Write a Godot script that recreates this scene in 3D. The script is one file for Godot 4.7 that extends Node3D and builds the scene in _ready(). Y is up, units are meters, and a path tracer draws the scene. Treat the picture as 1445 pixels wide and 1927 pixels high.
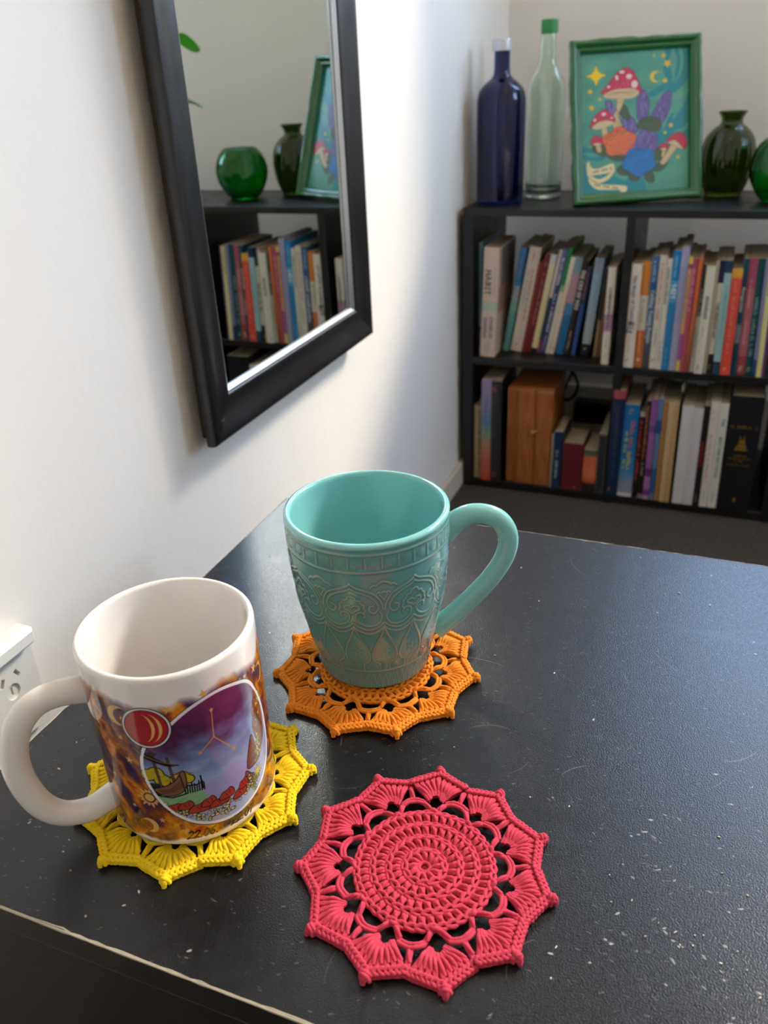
extends Node3D
# A bedside table with two mugs on crocheted coasters, a framed mirror on the wall and a cube bookcase behind.
# Metres, y up. The left wall is x = 0, the floor y = 0; the camera looks along -z and to the left.

const TABLE_Y := 0.433
const SHELF_TOP := 0.542
const FRONT_Z := -1.488
const BACK_Z := -1.733
const WALL_Z := -1.842
const MUG_TEAL := Vector3(0.28469, TABLE_Y + 0.006, -0.38143)
const MUG_WHITE := Vector3(0.23622, TABLE_Y + 0.006, -0.25341)

var rng := RandomNumberGenerator.new()
var M := {}
var taken := {}


func _ready() -> void:
	rng.seed = 7
	make_camera()
	make_light()
	make_materials()
	make_room()
	make_unseen_bed()
	make_unseen_lamp()
	make_bookcase()
	make_table()
	make_mirror()
	make_outlet()
	make_coasters()
	make_teal_mug()
	make_white_mug()
	make_shelf_ornaments()
	make_books()
	make_lower_shelf_things()
	make_plant()
	make_crumbs()


func make_camera() -> void:
	var cam := Camera3D.new()
	cam.name = "camera"
	cam.keep_aspect = Camera3D.KEEP_HEIGHT
	cam.position = Vector3(0.455, 0.76, 0.0)
	cam.rotation_degrees = Vector3(-27.8153, 22.7191, -2.9283)
	cam.fov = 63.2426
	var a := CameraAttributesPhysical.new()
	a.frustum_focal_length = 12.0 / tan(deg_to_rad(63.2426 / 2.0))
	a.frustum_focus_distance = 0.45
	a.frustum_near = 0.02
	a.frustum_far = 60.0
	a.exposure_aperture = 8.0
	cam.attributes = a
	add_child(cam)
	cam.current = true


func make_light() -> void:
	var sky := ProceduralSkyMaterial.new()
	sky.sky_top_color = Color(0.64, 0.77, 0.95)
	sky.sky_horizon_color = Color(0.82, 0.89, 0.96)
	sky.sky_curve = 0.2
	sky.sky_energy_multiplier = 1.0
	sky.ground_bottom_color = Color(0.42, 0.38, 0.32)
	sky.ground_horizon_color = Color(0.55, 0.50, 0.44)
	sky.ground_energy_multiplier = 0.8
	var env := Environment.new()
	env.background_mode = Environment.BG_SKY
	env.sky = Sky.new()
	env.sky.sky_material = sky
	env.tonemap_mode = Environment.TONE_MAPPER_LINEAR
	env.tonemap_exposure = 14.0
	env.sdfgi_enabled = true
	env.ssao_enabled = true
	env.ssil_enabled = true
	# a hazy low sun: a wide warm disc, so its shadows are soft; it comes in by the unseen back windows and falls on the table and the lower wall
	var sun := DirectionalLight3D.new()
	sun.name = "hazy_sun"
	sun.light_color = Color(1.0, 0.95, 0.86)
	sun.light_energy = 0.095
	sun.light_angular_distance = 9.0
	sun.sky_mode = DirectionalLight3D.SKY_MODE_LIGHT_ONLY
	sun.shadow_enabled = true
	sun.look_at_from_position(Vector3(0.47, 0.62, -0.63), Vector3.ZERO)
	add_child(sun)
	var we := WorldEnvironment.new()
	we.name = "world_environment"
	we.environment = env
	add_child(we)


# ------------------------------------------------------------------ naming

func numbered(called: String) -> String:
	taken[called] = taken.get(called, -1) + 1
	return called if taken[called] == 0 else "%s_%03d" % [called, taken[called]]


func thing(called: String, label: String, category: String, at := Vector3.ZERO, group := "") -> Node3D:
	var o := Node3D.new()
	o.name = numbered(called)
	o.position = at
	add_child(o)
	tag(o, label, category, group)
	return o


func tag(o: Node, label: String, category := "", group := "") -> void:
	o.set_meta("label", label)
	if category:
		o.set_meta("category", category)
	if group:
		o.set_meta("group", group)


func part(called: String, mesh: Mesh, mat: Material, parent: Node) -> MeshInstance3D:
	var o := MeshInstance3D.new()
	o.name = called
	o.mesh = mesh
	o.material_override = mat
	parent.add_child(o, true)
	return o


func structure(called: String, mesh: Mesh, mat: Material, parent: Node = null) -> MeshInstance3D:
	var o := part(called, mesh, mat, parent if parent else self)
	if parent == null:
		o.set_meta("kind", "structure")
	return o


func hex(s: String) -> Color:
	return Color.html(s)


# ------------------------------------------------------------------ mesh building

class MB:
	var v := PackedVector3Array()
	var n := PackedVector3Array()
	var uv := PackedVector2Array()
	var c := PackedColorArray()
	var ix := PackedInt32Array()
	var col := Color.WHITE

	func vert(p: Vector3, nn: Vector3, t := Vector2.ZERO) -> int:
		v.append(p)
		n.append(nn)
		uv.append(t)
		c.append(col)
		return v.size() - 1

	func tri(a: int, b: int, d: int) -> void:
		# front faces run clockwise about the vertex normals
		if (v[b] - v[a]).cross(v[d] - v[a]).dot(n[a] + n[b] + n[d]) < 0.0:
			ix.append_array([a, b, d])
		else:
			ix.append_array([a, d, b])

	func quad(p: Array, t := []) -> void:
		# four corners, flat; the normal follows the corners counter-clockwise
		var nn: Vector3 = (p[1] - p[0]).cross(p[2] - p[0]).normalized()
		var k := []
		for i in 4:
			k.append(vert(p[i], nn, t[i] if t.size() == 4 else Vector2.ZERO))
		tri(k[0], k[1], k[2])
		tri(k[0], k[2], k[3])

	func poly(p: Array) -> void:
		var nn: Vector3 = (p[1] - p[0]).cross(p[2] - p[0]).normalized()
		var first := v.size()
		for q in p:
			vert(q, nn)
		for i in range(1, p.size() - 1):
			tri(first, first + i, first + i + 1)

	func box(lo: Vector3, hi: Vector3, bevel := 0.0) -> void:
		var s := hi - lo
		var b: float = minf(bevel, minf(s.x, minf(s.y, s.z)) * 0.45)
		if b <= 0.0:
			for ax in 3:
				for sg in [0, 1]:
					var u := (ax + 1) % 3
					var w := (ax + 2) % 3
					var p := []
					for k in [[0, 0], [1, 0], [1, 1], [0, 1]]:
						var q := Vector3.ZERO
						q[ax] = hi[ax] if sg else lo[ax]
						q[u] = hi[u] if k[0] else lo[u]
						q[w] = hi[w] if k[1] else lo[w]
						p.append(q)
					if sg == 0:
						p.reverse()
					quad(p)
			return
		# chamfered: six faces, twelve edges, eight corners
		var f := func(ax: int, sg: int, k0: int, k1: int) -> Vector3:
			var u := (ax + 1) % 3
			var w := (ax + 2) % 3
			var q := Vector3.ZERO
			q[ax] = hi[ax] if sg else lo[ax]
			q[u] = hi[u] - b if k0 else lo[u] + b
			q[w] = hi[w] - b if k1 else lo[w] + b
			return q
		var centre := (lo + hi) * 0.5
		for ax in 3:
			for sg in [0, 1]:
				face([f.call(ax, sg, 0, 0), f.call(ax, sg, 1, 0), f.call(ax, sg, 1, 1), f.call(ax, sg, 0, 1)], centre)
			var u := (ax + 1) % 3
			var w := (ax + 2) % 3
			for su in [0, 1]:
				for sw in [0, 1]:
					# edge along ax between face u(su) and face w(sw)
					var a0: Vector3 = f.call(u, su, sw, 0)
					var a1: Vector3 = f.call(u, su, sw, 1)
					var b0: Vector3 = f.call(w, sw, 0, su)
					var b1: Vector3 = f.call(w, sw, 1, su)
					face([a0, a1, b1, b0], centre)
		for sx in [0, 1]:
			for sy in [0, 1]:
				for sz in [0, 1]:
					face([f.call(0, sx, sy, sz), f.call(1, sy, sz, sx), f.call(2, sz, sx, sy)], centre)

	func face(p: Array, inside: Vector3) -> void:
		var nn: Vector3 = (p[1] - p[0]).cross(p[2] - p[0])
		if nn.dot(p[0] - inside) < 0.0:
			p.reverse()
		poly(p)

	func grid(rows: Array, closed: bool, outward: float, tu := 1.0, tv := 1.0) -> void:
		# rows of points; smooth normals from the neighbours, times outward (1 or -1)
		var nr := rows.size()
		var nc: int = rows[0].size()
		var first := v.size()
		var wide := nc + 1 if closed else nc
		for i in nr:
			for jj in wide:
				var j := jj % nc
				var l: Vector3 = rows[i][(j - 1 + nc) % nc] if closed else rows[i][maxi(j - 1, 0)]
				var r: Vector3 = rows[i][(j + 1) % nc] if closed else rows[i][mini(j + 1, nc - 1)]
				var d: Vector3 = rows[maxi(i - 1, 0)][j]
				var u: Vector3 = rows[mini(i + 1, nr - 1)][j]
				var nn := (r - l).cross(u - d)
				if nn.length_squared() < 1e-24:
					var k := 1 if i == 0 else nr - 2
					nn = ((rows[k][(j + 1) % nc] if closed else rows[k][mini(j + 1, nc - 1)]) - (rows[k][(j - 1 + nc) % nc] if closed else rows[k][maxi(j - 1, 0)])).cross(u - d)
				vert(rows[i][j], nn.normalized() * outward, Vector2(float(jj) / (wide - 1) * tu, float(i) / maxi(nr - 1, 1) * tv))
		for i in nr - 1:
			for j in wide - 1:
				var a := first + i * wide + j
				tri(a, a + 1, a + wide + 1)
				tri(a, a + wide + 1, a + wide)

	func lathe(profile: Array, segs := 48, from := 0.0, to := TAU) -> void:
		# profile: Vector2(radius, height), walked so that the outside lies on its right-hand side going up
		var rows := []
		var closed := is_equal_approx(to - from, TAU)
		for q in profile:
			var row := []
			for k in (segs if closed else segs + 1):
				var a := from + (to - from) * k / segs
				row.append(Vector3(q.x * cos(a), q.y, q.x * sin(a)))
			rows.append(row)
		grid(rows, closed, -1.0)

	func tube(path: Array, radius, sides := 8, caps := true, flat := 1.0, up := Vector3.UP, lobes := 0, depth := 0.0, twist := 0.0) -> void:
		var rows := []
		var side := Vector3.ZERO
		var run := 0.0
		for i in path.size():
			var t: Vector3 = (path[mini(i + 1, path.size() - 1)] - path[maxi(i - 1, 0)]).normalized()
			if i:
				run += (path[i] - path[i - 1]).length()
			if side == Vector3.ZERO:
				side = t.cross(up)
				if side.length() < 0.01:
					side = t.cross(Vector3.RIGHT)
			side = (side - t * side.dot(t)).normalized()
			var w := side.cross(t)
			var r: float = radius[i] if radius is Array else radius
			var row := []
			for k in sides:
				var a := TAU * k / sides
				var rr := r
				if lobes:
					rr *= 1.0 - depth + depth * absf(cos((a * lobes + run * twist) * 0.5)) * 2.0
				row.append(path[i] + (side * cos(a) + w * sin(a) * flat) * rr)
			rows.append(row)
		var at := v.size()
		grid(rows, true, 1.0, 1.0, run * 200.0)
		# the sense of the frame: make normals point away from the axis
		if n[at].dot(v[at] - path[0]) < 0.0:
			for i in range(at, n.size()):
				n[i] = -n[i]
			for i in range(ix.size() - (path.size() - 1) * sides * 6, ix.size(), 3):
				var s := ix[i + 1]
				ix[i + 1] = ix[i + 2]
				ix[i + 2] = s
		if caps:
			for e in [0, path.size() - 1]:
				var nn: Vector3 = (path[0] - path[1]).normalized() if e == 0 else (path[e] - path[e - 1]).normalized()
				var m := vert(path[e], nn)
				var ring := []
				for k in sides:
					ring.append(vert(rows[e][k], nn))
				for k in sides:
					tri(m, ring[k], ring[(k + 1) % sides])

	func ball(at: Vector3, r: Vector3, segs := 12, rings := 8) -> void:
		var rows := []
		for i in rings + 1:
			var b := -PI / 2 + PI * i / rings
			var row := []
			for k in segs:
				var a := TAU * k / segs
				row.append(at + Vector3(cos(b) * cos(a) * r.x, sin(b) * r.y, cos(b) * sin(a) * r.z))
			rows.append(row)
		grid(rows, true, -1.0)

	func mesh() -> ArrayMesh:
		var a := []
		a.resize(Mesh.ARRAY_MAX)
		a[Mesh.ARRAY_VERTEX] = v
		a[Mesh.ARRAY_NORMAL] = n
		a[Mesh.ARRAY_TEX_UV] = uv
		a[Mesh.ARRAY_COLOR] = c
		a[Mesh.ARRAY_INDEX] = ix
		var m := ArrayMesh.new()
		m.add_surface_from_arrays(Mesh.PRIMITIVE_TRIANGLES, a)
		return m


func box_mesh(lo: Vector3, hi: Vector3, bevel := 0.0) -> ArrayMesh:
	var b := MB.new()
	b.box(lo, hi, bevel)
	return b.mesh()


func curve(pts: Array, steps := 8) -> Array:
	# Catmull-Rom through the points
	var out := []
	for i in pts.size() - 1:
		var a = pts[maxi(i - 1, 0)]
		var b = pts[i]
		var c = pts[i + 1]
		var d = pts[mini(i + 2, pts.size() - 1)]
		for k in steps:
			var t := float(k) / steps
			out.append(((b * 2.0) + (c - a) * t + (a * 2.0 - b * 5.0 + c * 4.0 - d) * t * t + (b * 3.0 - a - c * 3.0 + d) * t * t * t) * 0.5)
	out.append(pts[-1])
	return out


# ------------------------------------------------------------------ drawing of prints

class Canvas:
	var w: int
	var h: int
	var d := PackedFloat32Array()

	func _init(ww: int, hh: int, c := Color.BLACK) -> void:
		w = ww
		h = hh
		d.resize(w * h * 3)
		for i in w * h:
			d[i * 3] = c.r
			d[i * 3 + 1] = c.g
			d[i * 3 + 2] = c.b

	func put(x: int, y: int, c: Color, a: float) -> void:
		if x < 0 or y < 0 or x >= w or y >= h or a <= 0.0:
			return
		a = minf(a, 1.0)
		var k := (y * w + x) * 3
		d[k] += (c.r - d[k]) * a
		d[k + 1] += (c.g - d[k + 1]) * a
		d[k + 2] += (c.b - d[k + 2]) * a

	func fill(p: Array, c: Color, alpha := 1.0) -> void:
		# filled polygon, scan line by scan line with two sub-lines
		var y0 := 1e9
		var y1 := -1e9
		for q in p:
			y0 = minf(y0, q.y)
			y1 = maxf(y1, q.y)
		var cov := PackedFloat32Array()
		cov.resize(w)
		for y in range(maxi(int(y0), 0), mini(int(y1) + 1, h - 1) + 1):
			cov.fill(0.0)
			var lo := w
			var hi := -1
			for s in 3:
				var yy := y + (s + 0.5) / 3.0
				var xs := PackedFloat32Array()
				for i in p.size():
					var a: Vector2 = p[i]
					var b: Vector2 = p[(i + 1) % p.size()]
					if (a.y <= yy) != (b.y <= yy):
						xs.append(a.x + (yy - a.y) / (b.y - a.y) * (b.x - a.x))
				xs.sort()
				for i in range(0, xs.size() - 1, 2):
					var xa := maxi(int(floor(xs[i])), 0)
					var xb := mini(int(ceil(xs[i + 1])), w)
					lo = mini(lo, xa)
					hi = maxi(hi, xb - 1)
					for x in range(xa, xb):
						cov[x] += clampf(minf(x + 1, xs[i + 1]) - maxf(x, xs[i]), 0.0, 1.0) / 3.0
			for x in range(lo, hi + 1):
				put(x, y, c, alpha * cov[x])

	func line(p: Array, width: float, c: Color, alpha := 1.0, soft := 1.0) -> void:
		for i in p.size() - 1:
			seg(p[i], p[i + 1], width, c, alpha, soft)

	func seg(a: Vector2, b: Vector2, width: float, c: Color, alpha: float, soft: float) -> void:
		var r := width * 0.5 + soft
		var ab := b - a
		var l2 := maxf(ab.length_squared(), 1e-6)
		for y in range(maxi(int(minf(a.y, b.y) - r), 0), mini(int(maxf(a.y, b.y) + r) + 2, h)):
			for x in range(maxi(int(minf(a.x, b.x) - r), 0), mini(int(maxf(a.x, b.x) + r) + 2, w)):
				var q := Vector2(x + 0.5, y + 0.5) - a
				var t := clampf(q.dot(ab) / l2, 0.0, 1.0)
				var e := (q - ab * t).length()
				if e < r:
					put(x, y, c, alpha * clampf((width * 0.5 + soft - e) / (soft + 0.5), 0.0, 1.0))

	func disc(at: Vector2, r: Vector2, c: Color, alpha := 1.0, soft := 0.0) -> void:
		for y in range(maxi(int(at.y - r.y) - 1, 0), mini(int(at.y + r.y) + 2, h)):
			for x in range(maxi(int(at.x - r.x) - 1, 0), mini(int(at.x + r.x) + 2, w)):
				var e := ((Vector2(x + 0.5, y + 0.5) - at) / r).length()
				if e < 1.0:
					put(x, y, c, alpha * clampf((1.0 - e) / maxf(soft, 1.5 / maxf(r.x, r.y)), 0.0, 1.0))

	func highest(p: Array, width: float, value: float) -> void:
		# for relief: raise the red channel to a rounded ridge along the line
		for i in p.size() - 1:
			var a: Vector2 = p[i]
			var b: Vector2 = p[i + 1]
			var ab := b - a
			var l2 := maxf(ab.length_squared(), 1e-6)
			for y in range(maxi(int(minf(a.y, b.y) - width), 0), mini(int(maxf(a.y, b.y) + width) + 2, h)):
				for x in range(maxi(int(minf(a.x, b.x) - width), 0), mini(int(maxf(a.x, b.x) + width) + 2, w)):
					var q := Vector2(x + 0.5, y + 0.5) - a
					var t := clampf(q.dot(ab) / l2, 0.0, 1.0)
					var e := (q - ab * t).length() / width
					if e < 1.0:
						var k := (y * w + x) * 3
						d[k] = maxf(d[k], value * (1.0 - e * e * (3.0 - 2.0 * e)))

	func texture() -> ImageTexture:
		var b := PackedByteArray()
		b.resize(w * h * 3)
		for i in d.size():
			b[i] = int(clampf(d[i], 0.0, 1.0) * 255.0 + 0.5)
		return ImageTexture.create_from_image(Image.create_from_data(w, h, false, Image.FORMAT_RGB8, b))


func star(at: Vector2, r: float, points := 5, inner := 0.42, turn := 0.0, stretch := 1.0) -> Array:
	var p := []
	for k in points * 2:
		var a := -PI / 2 + turn + PI * k / points
		p.append(at + Vector2(cos(a), sin(a) * stretch) * (r if k % 2 == 0 else r * inner))
	return p


func crescent(at: Vector2, r: float, open: float, thick := 0.6) -> Array:
	# a moon whose open side faces the angle open
	var p := []
	for k in 25:
		var a := open + 0.75 + (TAU - 1.5) * k / 24
		p.append(at + Vector2(cos(a), sin(a)) * r)
	var off := Vector2(cos(open), sin(open)) * r * (1.0 - thick)
	for k in 25:
		var a := open + 0.95 + (TAU - 1.9) * (24 - k) / 24
		p.append(at + off + Vector2(cos(a), sin(a)) * r * 0.82)
	return p


func smooth(pts: Array, steps := 6) -> Array:
	# a closed smooth outline through the points
	var n := pts.size()
	var out := []
	for i in n:
		var a: Vector2 = pts[(i - 1 + n) % n]
		var b: Vector2 = pts[i]
		var c: Vector2 = pts[(i + 1) % n]
		var e: Vector2 = pts[(i + 2) % n]
		for k in steps:
			var t := float(k) / steps
			out.append(((b * 2.0) + (c - a) * t + (a * 2.0 - b * 5.0 + c * 4.0 - e) * t * t + (b * 3.0 - a - c * 3.0 + e) * t * t * t) * 0.5)
	return out


# ------------------------------------------------------------------ materials

func noise_tex(freq: float, octaves := 3, size := 512, normal := false, bump := 4.0, kind := FastNoiseLite.TYPE_SIMPLEX_SMOOTH, lo := Color.BLACK, hi := Color.WHITE, seed_ := 1) -> NoiseTexture2D:
	var f := FastNoiseLite.new()
	f.noise_type = kind
	f.frequency = freq
	f.fractal_octaves = octaves
	f.seed = seed_
	var t := NoiseTexture2D.new()
	t.noise = f
	t.width = size
	t.height = size
	t.seamless = true
	t.as_normal_map = normal
	t.bump_strength = bump
	if not normal:
		var g := Gradient.new()
		g.set_color(0, lo)
		g.set_color(1, hi)
		t.color_ramp = g
	return t


func plain(name_: String, c: Color, rough := 0.6, metal := 0.0) -> StandardMaterial3D:
	var m := StandardMaterial3D.new()
	m.resource_name = name_
	m.albedo_color = c
	m.roughness = rough
	m.metallic = metal
	M[name_] = m
	return m


func triplanar(m: StandardMaterial3D, per_metre: float, world := true) -> void:
	m.uv1_triplanar = true
	m.uv1_world_triplanar = world
	m.uv1_scale = Vector3.ONE * per_metre


func glass(name_: String, c: Color, rough := 0.02) -> StandardMaterial3D:
	var m := plain(name_, Color(c, 0.0), rough)
	m.transparency = BaseMaterial3D.TRANSPARENCY_ALPHA
	m.refraction_enabled = true
	m.refraction_scale = 0.05
	return m


func make_materials() -> void:
	var m := plain("wall_paint", hex("f4eee3"), 0.62)
	m.normal_enabled = true
	m.normal_texture = noise_tex(0.02, 4, 512, true, 2.5)
	m.normal_scale = 0.22
	triplanar(m, 4.0)
	m = plain("ceiling_paint", hex("f8f4ea"), 0.8)
	m = plain("trim_paint", hex("d9cfbd"), 0.5)
	m = plain("carpet", Color.WHITE, 0.95)
	m.albedo_texture = noise_tex(0.06, 4, 512, false, 1.0, FastNoiseLite.TYPE_SIMPLEX_SMOOTH, hex("3a352f"), hex("6a6259"))
	m.normal_enabled = true
	m.normal_texture = noise_tex(0.25, 3, 512, true, 8.0)
	triplanar(m, 6.0)
	m = plain("lamp_glow", hex("fff4e4"), 0.3)
	m.emission_enabled = true
	m.emission = Color(1.0, 0.88, 0.74)
	m.emission_energy_multiplier = 0.06
	m = plain("bedding", hex("efe0c6"), 0.9)
	m = plain("floorboard", hex("8a6b4b"), 0.5)

	m = plain("black_board", hex("141517"), 0.42)
	m.roughness_texture = noise_tex(0.03, 3, 256, false, 1.0, FastNoiseLite.TYPE_SIMPLEX_SMOOTH, Color(0.34, 0.34, 0.34), Color(0.5, 0.5, 0.5))
	m.roughness = 1.0
	triplanar(m, 3.0)
	m = plain("dark_panel", hex("0b0c0e"), 0.45)
	m = plain("raw_edge", hex("b9ad98"), 0.85)

	m = plain("mirror_frame", hex("0a0b0e"), 0.3)
	m.clearcoat_enabled = true
	m.clearcoat = 0.35
	m.clearcoat_roughness = 0.25
	m.roughness_texture = noise_tex(0.012, 4, 256, false, 1.0, FastNoiseLite.TYPE_SIMPLEX_SMOOTH, Color(0.26, 0.26, 0.26), Color(0.46, 0.46, 0.46))
	m.roughness = 1.0
	triplanar(m, 3.0)
	m = plain("silver_slip", hex("d8dcdf"), 0.28, 0.85)
	m = plain("mirror_glass", hex("dde2dd"), 0.0, 1.0)
	m = plain("backing_board", hex("2a1d14"), 0.8)
	m = plain("dust", hex("a9a5a0"), 0.95)

	m = plain("white_plastic", hex("e9e6dc"), 0.35)
	m = plain("black_plastic", hex("101012"), 0.4)
	m = plain("white_glaze", hex("e9e4de"), 0.08)
	m.clearcoat_enabled = true
	m.clearcoat = 0.5
	m.clearcoat_roughness = 0.04
	m = plain("teal_glaze", hex("82c6c2"), 0.1)
	m.clearcoat_enabled = true
	m.clearcoat = 0.6
	m.clearcoat_roughness = 0.04

	glass("blue_glass", Color(0.10, 0.27, 0.56))
	glass("clear_glass", Color(0.93, 0.98, 0.95))
	glass("olive_glass", Color(0.38, 0.46, 0.17))
	glass("green_glass", Color(0.06, 0.66, 0.28))
	m = plain("silver_cap", hex("d3d6da"), 0.3, 0.6)
	m = plain("green_cap", hex("2f8a45"), 0.4)
	m = plain("green_frame", hex("15622f"), 0.2)
	m.clearcoat_enabled = true
	m.clearcoat = 0.7
	m.clearcoat_roughness = 0.12
	m = plain("picture_glass", Color(1, 1, 1, 0.05), 0.03)
	m.transparency = BaseMaterial3D.TRANSPARENCY_ALPHA

	m = plain("cover", Color.WHITE, 0.45)
	m.vertex_color_use_as_albedo = true
	m = plain("paper", hex("b5a68c"), 0.9)
	m = plain("gold_foil", hex("b08a3a"), 0.4, 0.6)

	m = plain("cedar", Color.WHITE, 0.4)
	m.albedo_texture = noise_tex(0.02, 4, 512, false, 1.0, FastNoiseLite.TYPE_SIMPLEX_SMOOTH, hex("8f4c22"), hex("c07a3c"))
	m.uv1_triplanar = true
	m.uv1_scale = Vector3(22, 1.5, 22)
	m = plain("brass", hex("c9a75a"), 0.3, 0.9)

	m = plain("leaf", hex("3f8f2d"), 0.4)
	m.backlight_enabled = true
	m.backlight = hex("6fae35")
	m = plain("pale_leaf", hex("a9c4a0"), 0.4)
	m.backlight_enabled = true
	m.backlight = hex("8fae80")
	m = plain("stem", hex("5d6b34"), 0.7)
	m = plain("terracotta", hex("a5623f"), 0.8)
	m = plain("soil", hex("2a2019"), 1.0)
	m = plain("flake", hex("cfc7ba"), 0.9)

	var fibre := noise_tex(0.06, 3, 256, true, 9.0)
	for y in [["red_yarn", "c9354f"], ["orange_yarn", "ee8a12"], ["yellow_yarn", "f6cf05"]]:
		m = plain(y[0], hex(y[1]), 0.85)
		m.normal_enabled = true
		m.normal_texture = fibre
		m.normal_scale = 0.7
		m.uv1_scale = Vector3(3.0, 0.35, 1)
		m.rim_enabled = true
		m.rim = 0.35
		m.rim_tint = 0.8


# ------------------------------------------------------------------ the room

func make_room() -> void:
	# the windows are out of view, placed to light the left wall and the table: two in the back wall, one in the right wall
	var right := 2.1
	var rear := 1.2
	var top := 2.62
	var t := 0.14
	structure("floor", box_mesh(Vector3(-t, -0.1, WALL_Z - t), Vector3(right + t, 0, rear + t)), M.carpet)
	structure("ceiling", box_mesh(Vector3(-t, top, WALL_Z - t), Vector3(right + t, top + 0.1, rear + t)), M.ceiling_paint)
	structure("wall_left", box_mesh(Vector3(-t, 0, WALL_Z - t), Vector3(0, top, rear + t)), M.wall_paint)
	structure("wall_front", box_mesh(Vector3(0, 0, rear), Vector3(right, top, rear + t)), M.wall_paint)
	windowed_wall("wall_back", Transform3D(Basis(), Vector3(0, 0, WALL_Z)), right, top, t, [[1, 0.42, 0.98, 1.00, 2.05], [2, 1.08, 2.02, 1.62, 2.50]])
	windowed_wall("wall_right", Transform3D(Basis(Vector3.UP, -PI / 2), Vector3(right, 0, WALL_Z - t)), rear - WALL_Z + 2 * t, top, t, [[3, 0.36, 0.92, 1.0, 1.90]])
	structure("baseboard_left", box_mesh(Vector3(0, 0, WALL_Z), Vector3(0.011, 0.05, rear), 0.003), M.trim_paint)
	structure("baseboard_back", box_mesh(Vector3(0.011, 0, WALL_Z), Vector3(right, 0.115, WALL_Z + 0.013), 0.003), M.trim_paint)


func windowed_wall(wall: String, at: Transform3D, long: float, top: float, t: float, holes: Array) -> void:
	# a wall along local x, its inner face at local z = 0; holes are [number, x0, x1, y0, y1], left to right, each with a frame and sill set into the depth
	var b := MB.new()
	var x := 0.0
	for h in holes:
		b.box(Vector3(x, 0, -t), Vector3(h[1], top, 0))
		b.box(Vector3(h[1], 0, -t), Vector3(h[2], h[3], 0))
		b.box(Vector3(h[1], h[4], -t), Vector3(h[2], top, 0))
		x = h[2]
	b.box(Vector3(x, 0, -t), Vector3(long, top, 0))
	structure(wall, b.mesh(), M.wall_paint).transform = at
	for h in holes:
		var win := Node3D.new()
		win.name = "unseen_window_%d" % h[0]
		win.set_meta("kind", "structure")
		win.transform = at
		add_child(win)
		b = MB.new()
		for r in [[h[1], h[1] + 0.035, h[3], h[4]], [h[2] - 0.035, h[2], h[3], h[4]], [h[1], h[2], h[3], h[3] + 0.035], [h[1], h[2], h[4] - 0.035, h[4]]]:
			b.box(Vector3(r[0], r[2], -0.12), Vector3(r[1], r[3], -0.085), 0.004)
		part("window_frame", b.mesh(), M.white_plastic, win)
		part("window_sill", box_mesh(Vector3(h[1] - 0.03, h[3] - 0.02, -t), Vector3(h[2] + 0.03, h[3] + 0.004, 0.03), 0.006), M.white_plastic, win)


func make_unseen_bed() -> void:
	# beside the table, outside the picture: placed so its pale bedding bounces warm light into the room
	var o := thing("unseen_bed", "unseen low bedstead with cream bedding, placed right of the bedside table to bounce light", "unseen_bed", Vector3(0.86, 0, -0.55))
	part("bed_base", box_mesh(Vector3(0, 0.05, 0), Vector3(1.05, 0.24, 1.6), 0.01), M.cedar, o)
	part("mattress", box_mesh(Vector3(0.01, 0.241, 0.01), Vector3(1.04, 0.40, 1.59), 0.03), M.bedding, o)
	part("duvet", box_mesh(Vector3(-0.02, 0.401, -0.01), Vector3(1.07, 0.46, 1.15), 0.025), M.bedding, o)
	for k in 2:
		var b := MB.new()
		b.ball(Vector3(0.28 + 0.49 * k, 0.46, 1.38), Vector3(0.23, 0.07, 0.18), 24, 12)
		part("pillow", b.mesh(), M.bedding, o)


func make_unseen_lamp() -> void:
	# out of view, placed to give the books and shaded sides a warm light
	var at := Vector3(1.25, 2.27, -0.25)
	var o := thing("unseen_pendant_lamp", "unseen round white pendant lamp over the bedding, placed to warm the shaded sides", "lamp", at)
	var b := MB.new()
	b.ball(Vector3.ZERO, Vector3.ONE * 0.13, 32, 20)
	part("lamp_globe", b.mesh(), M.lamp_glow, o)
	b = MB.new()
	b.tube([Vector3(0, 0.12, 0), Vector3(0, 0.25, 0), Vector3(0, 0.349, 0)], 0.004, 8)
	part("cord", b.mesh(), M.black_plastic, o)
	var l := OmniLight3D.new()
	l.name = "unseen_lamp_light"
	l.light_color = Color(1.0, 0.86, 0.70)
	l.light_energy = 0.014
	l.light_size = 0.13
	l.omni_range = 8.0
	l.omni_attenuation = 2.0
	l.shadow_enabled = true
	o.add_child(l)


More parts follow.
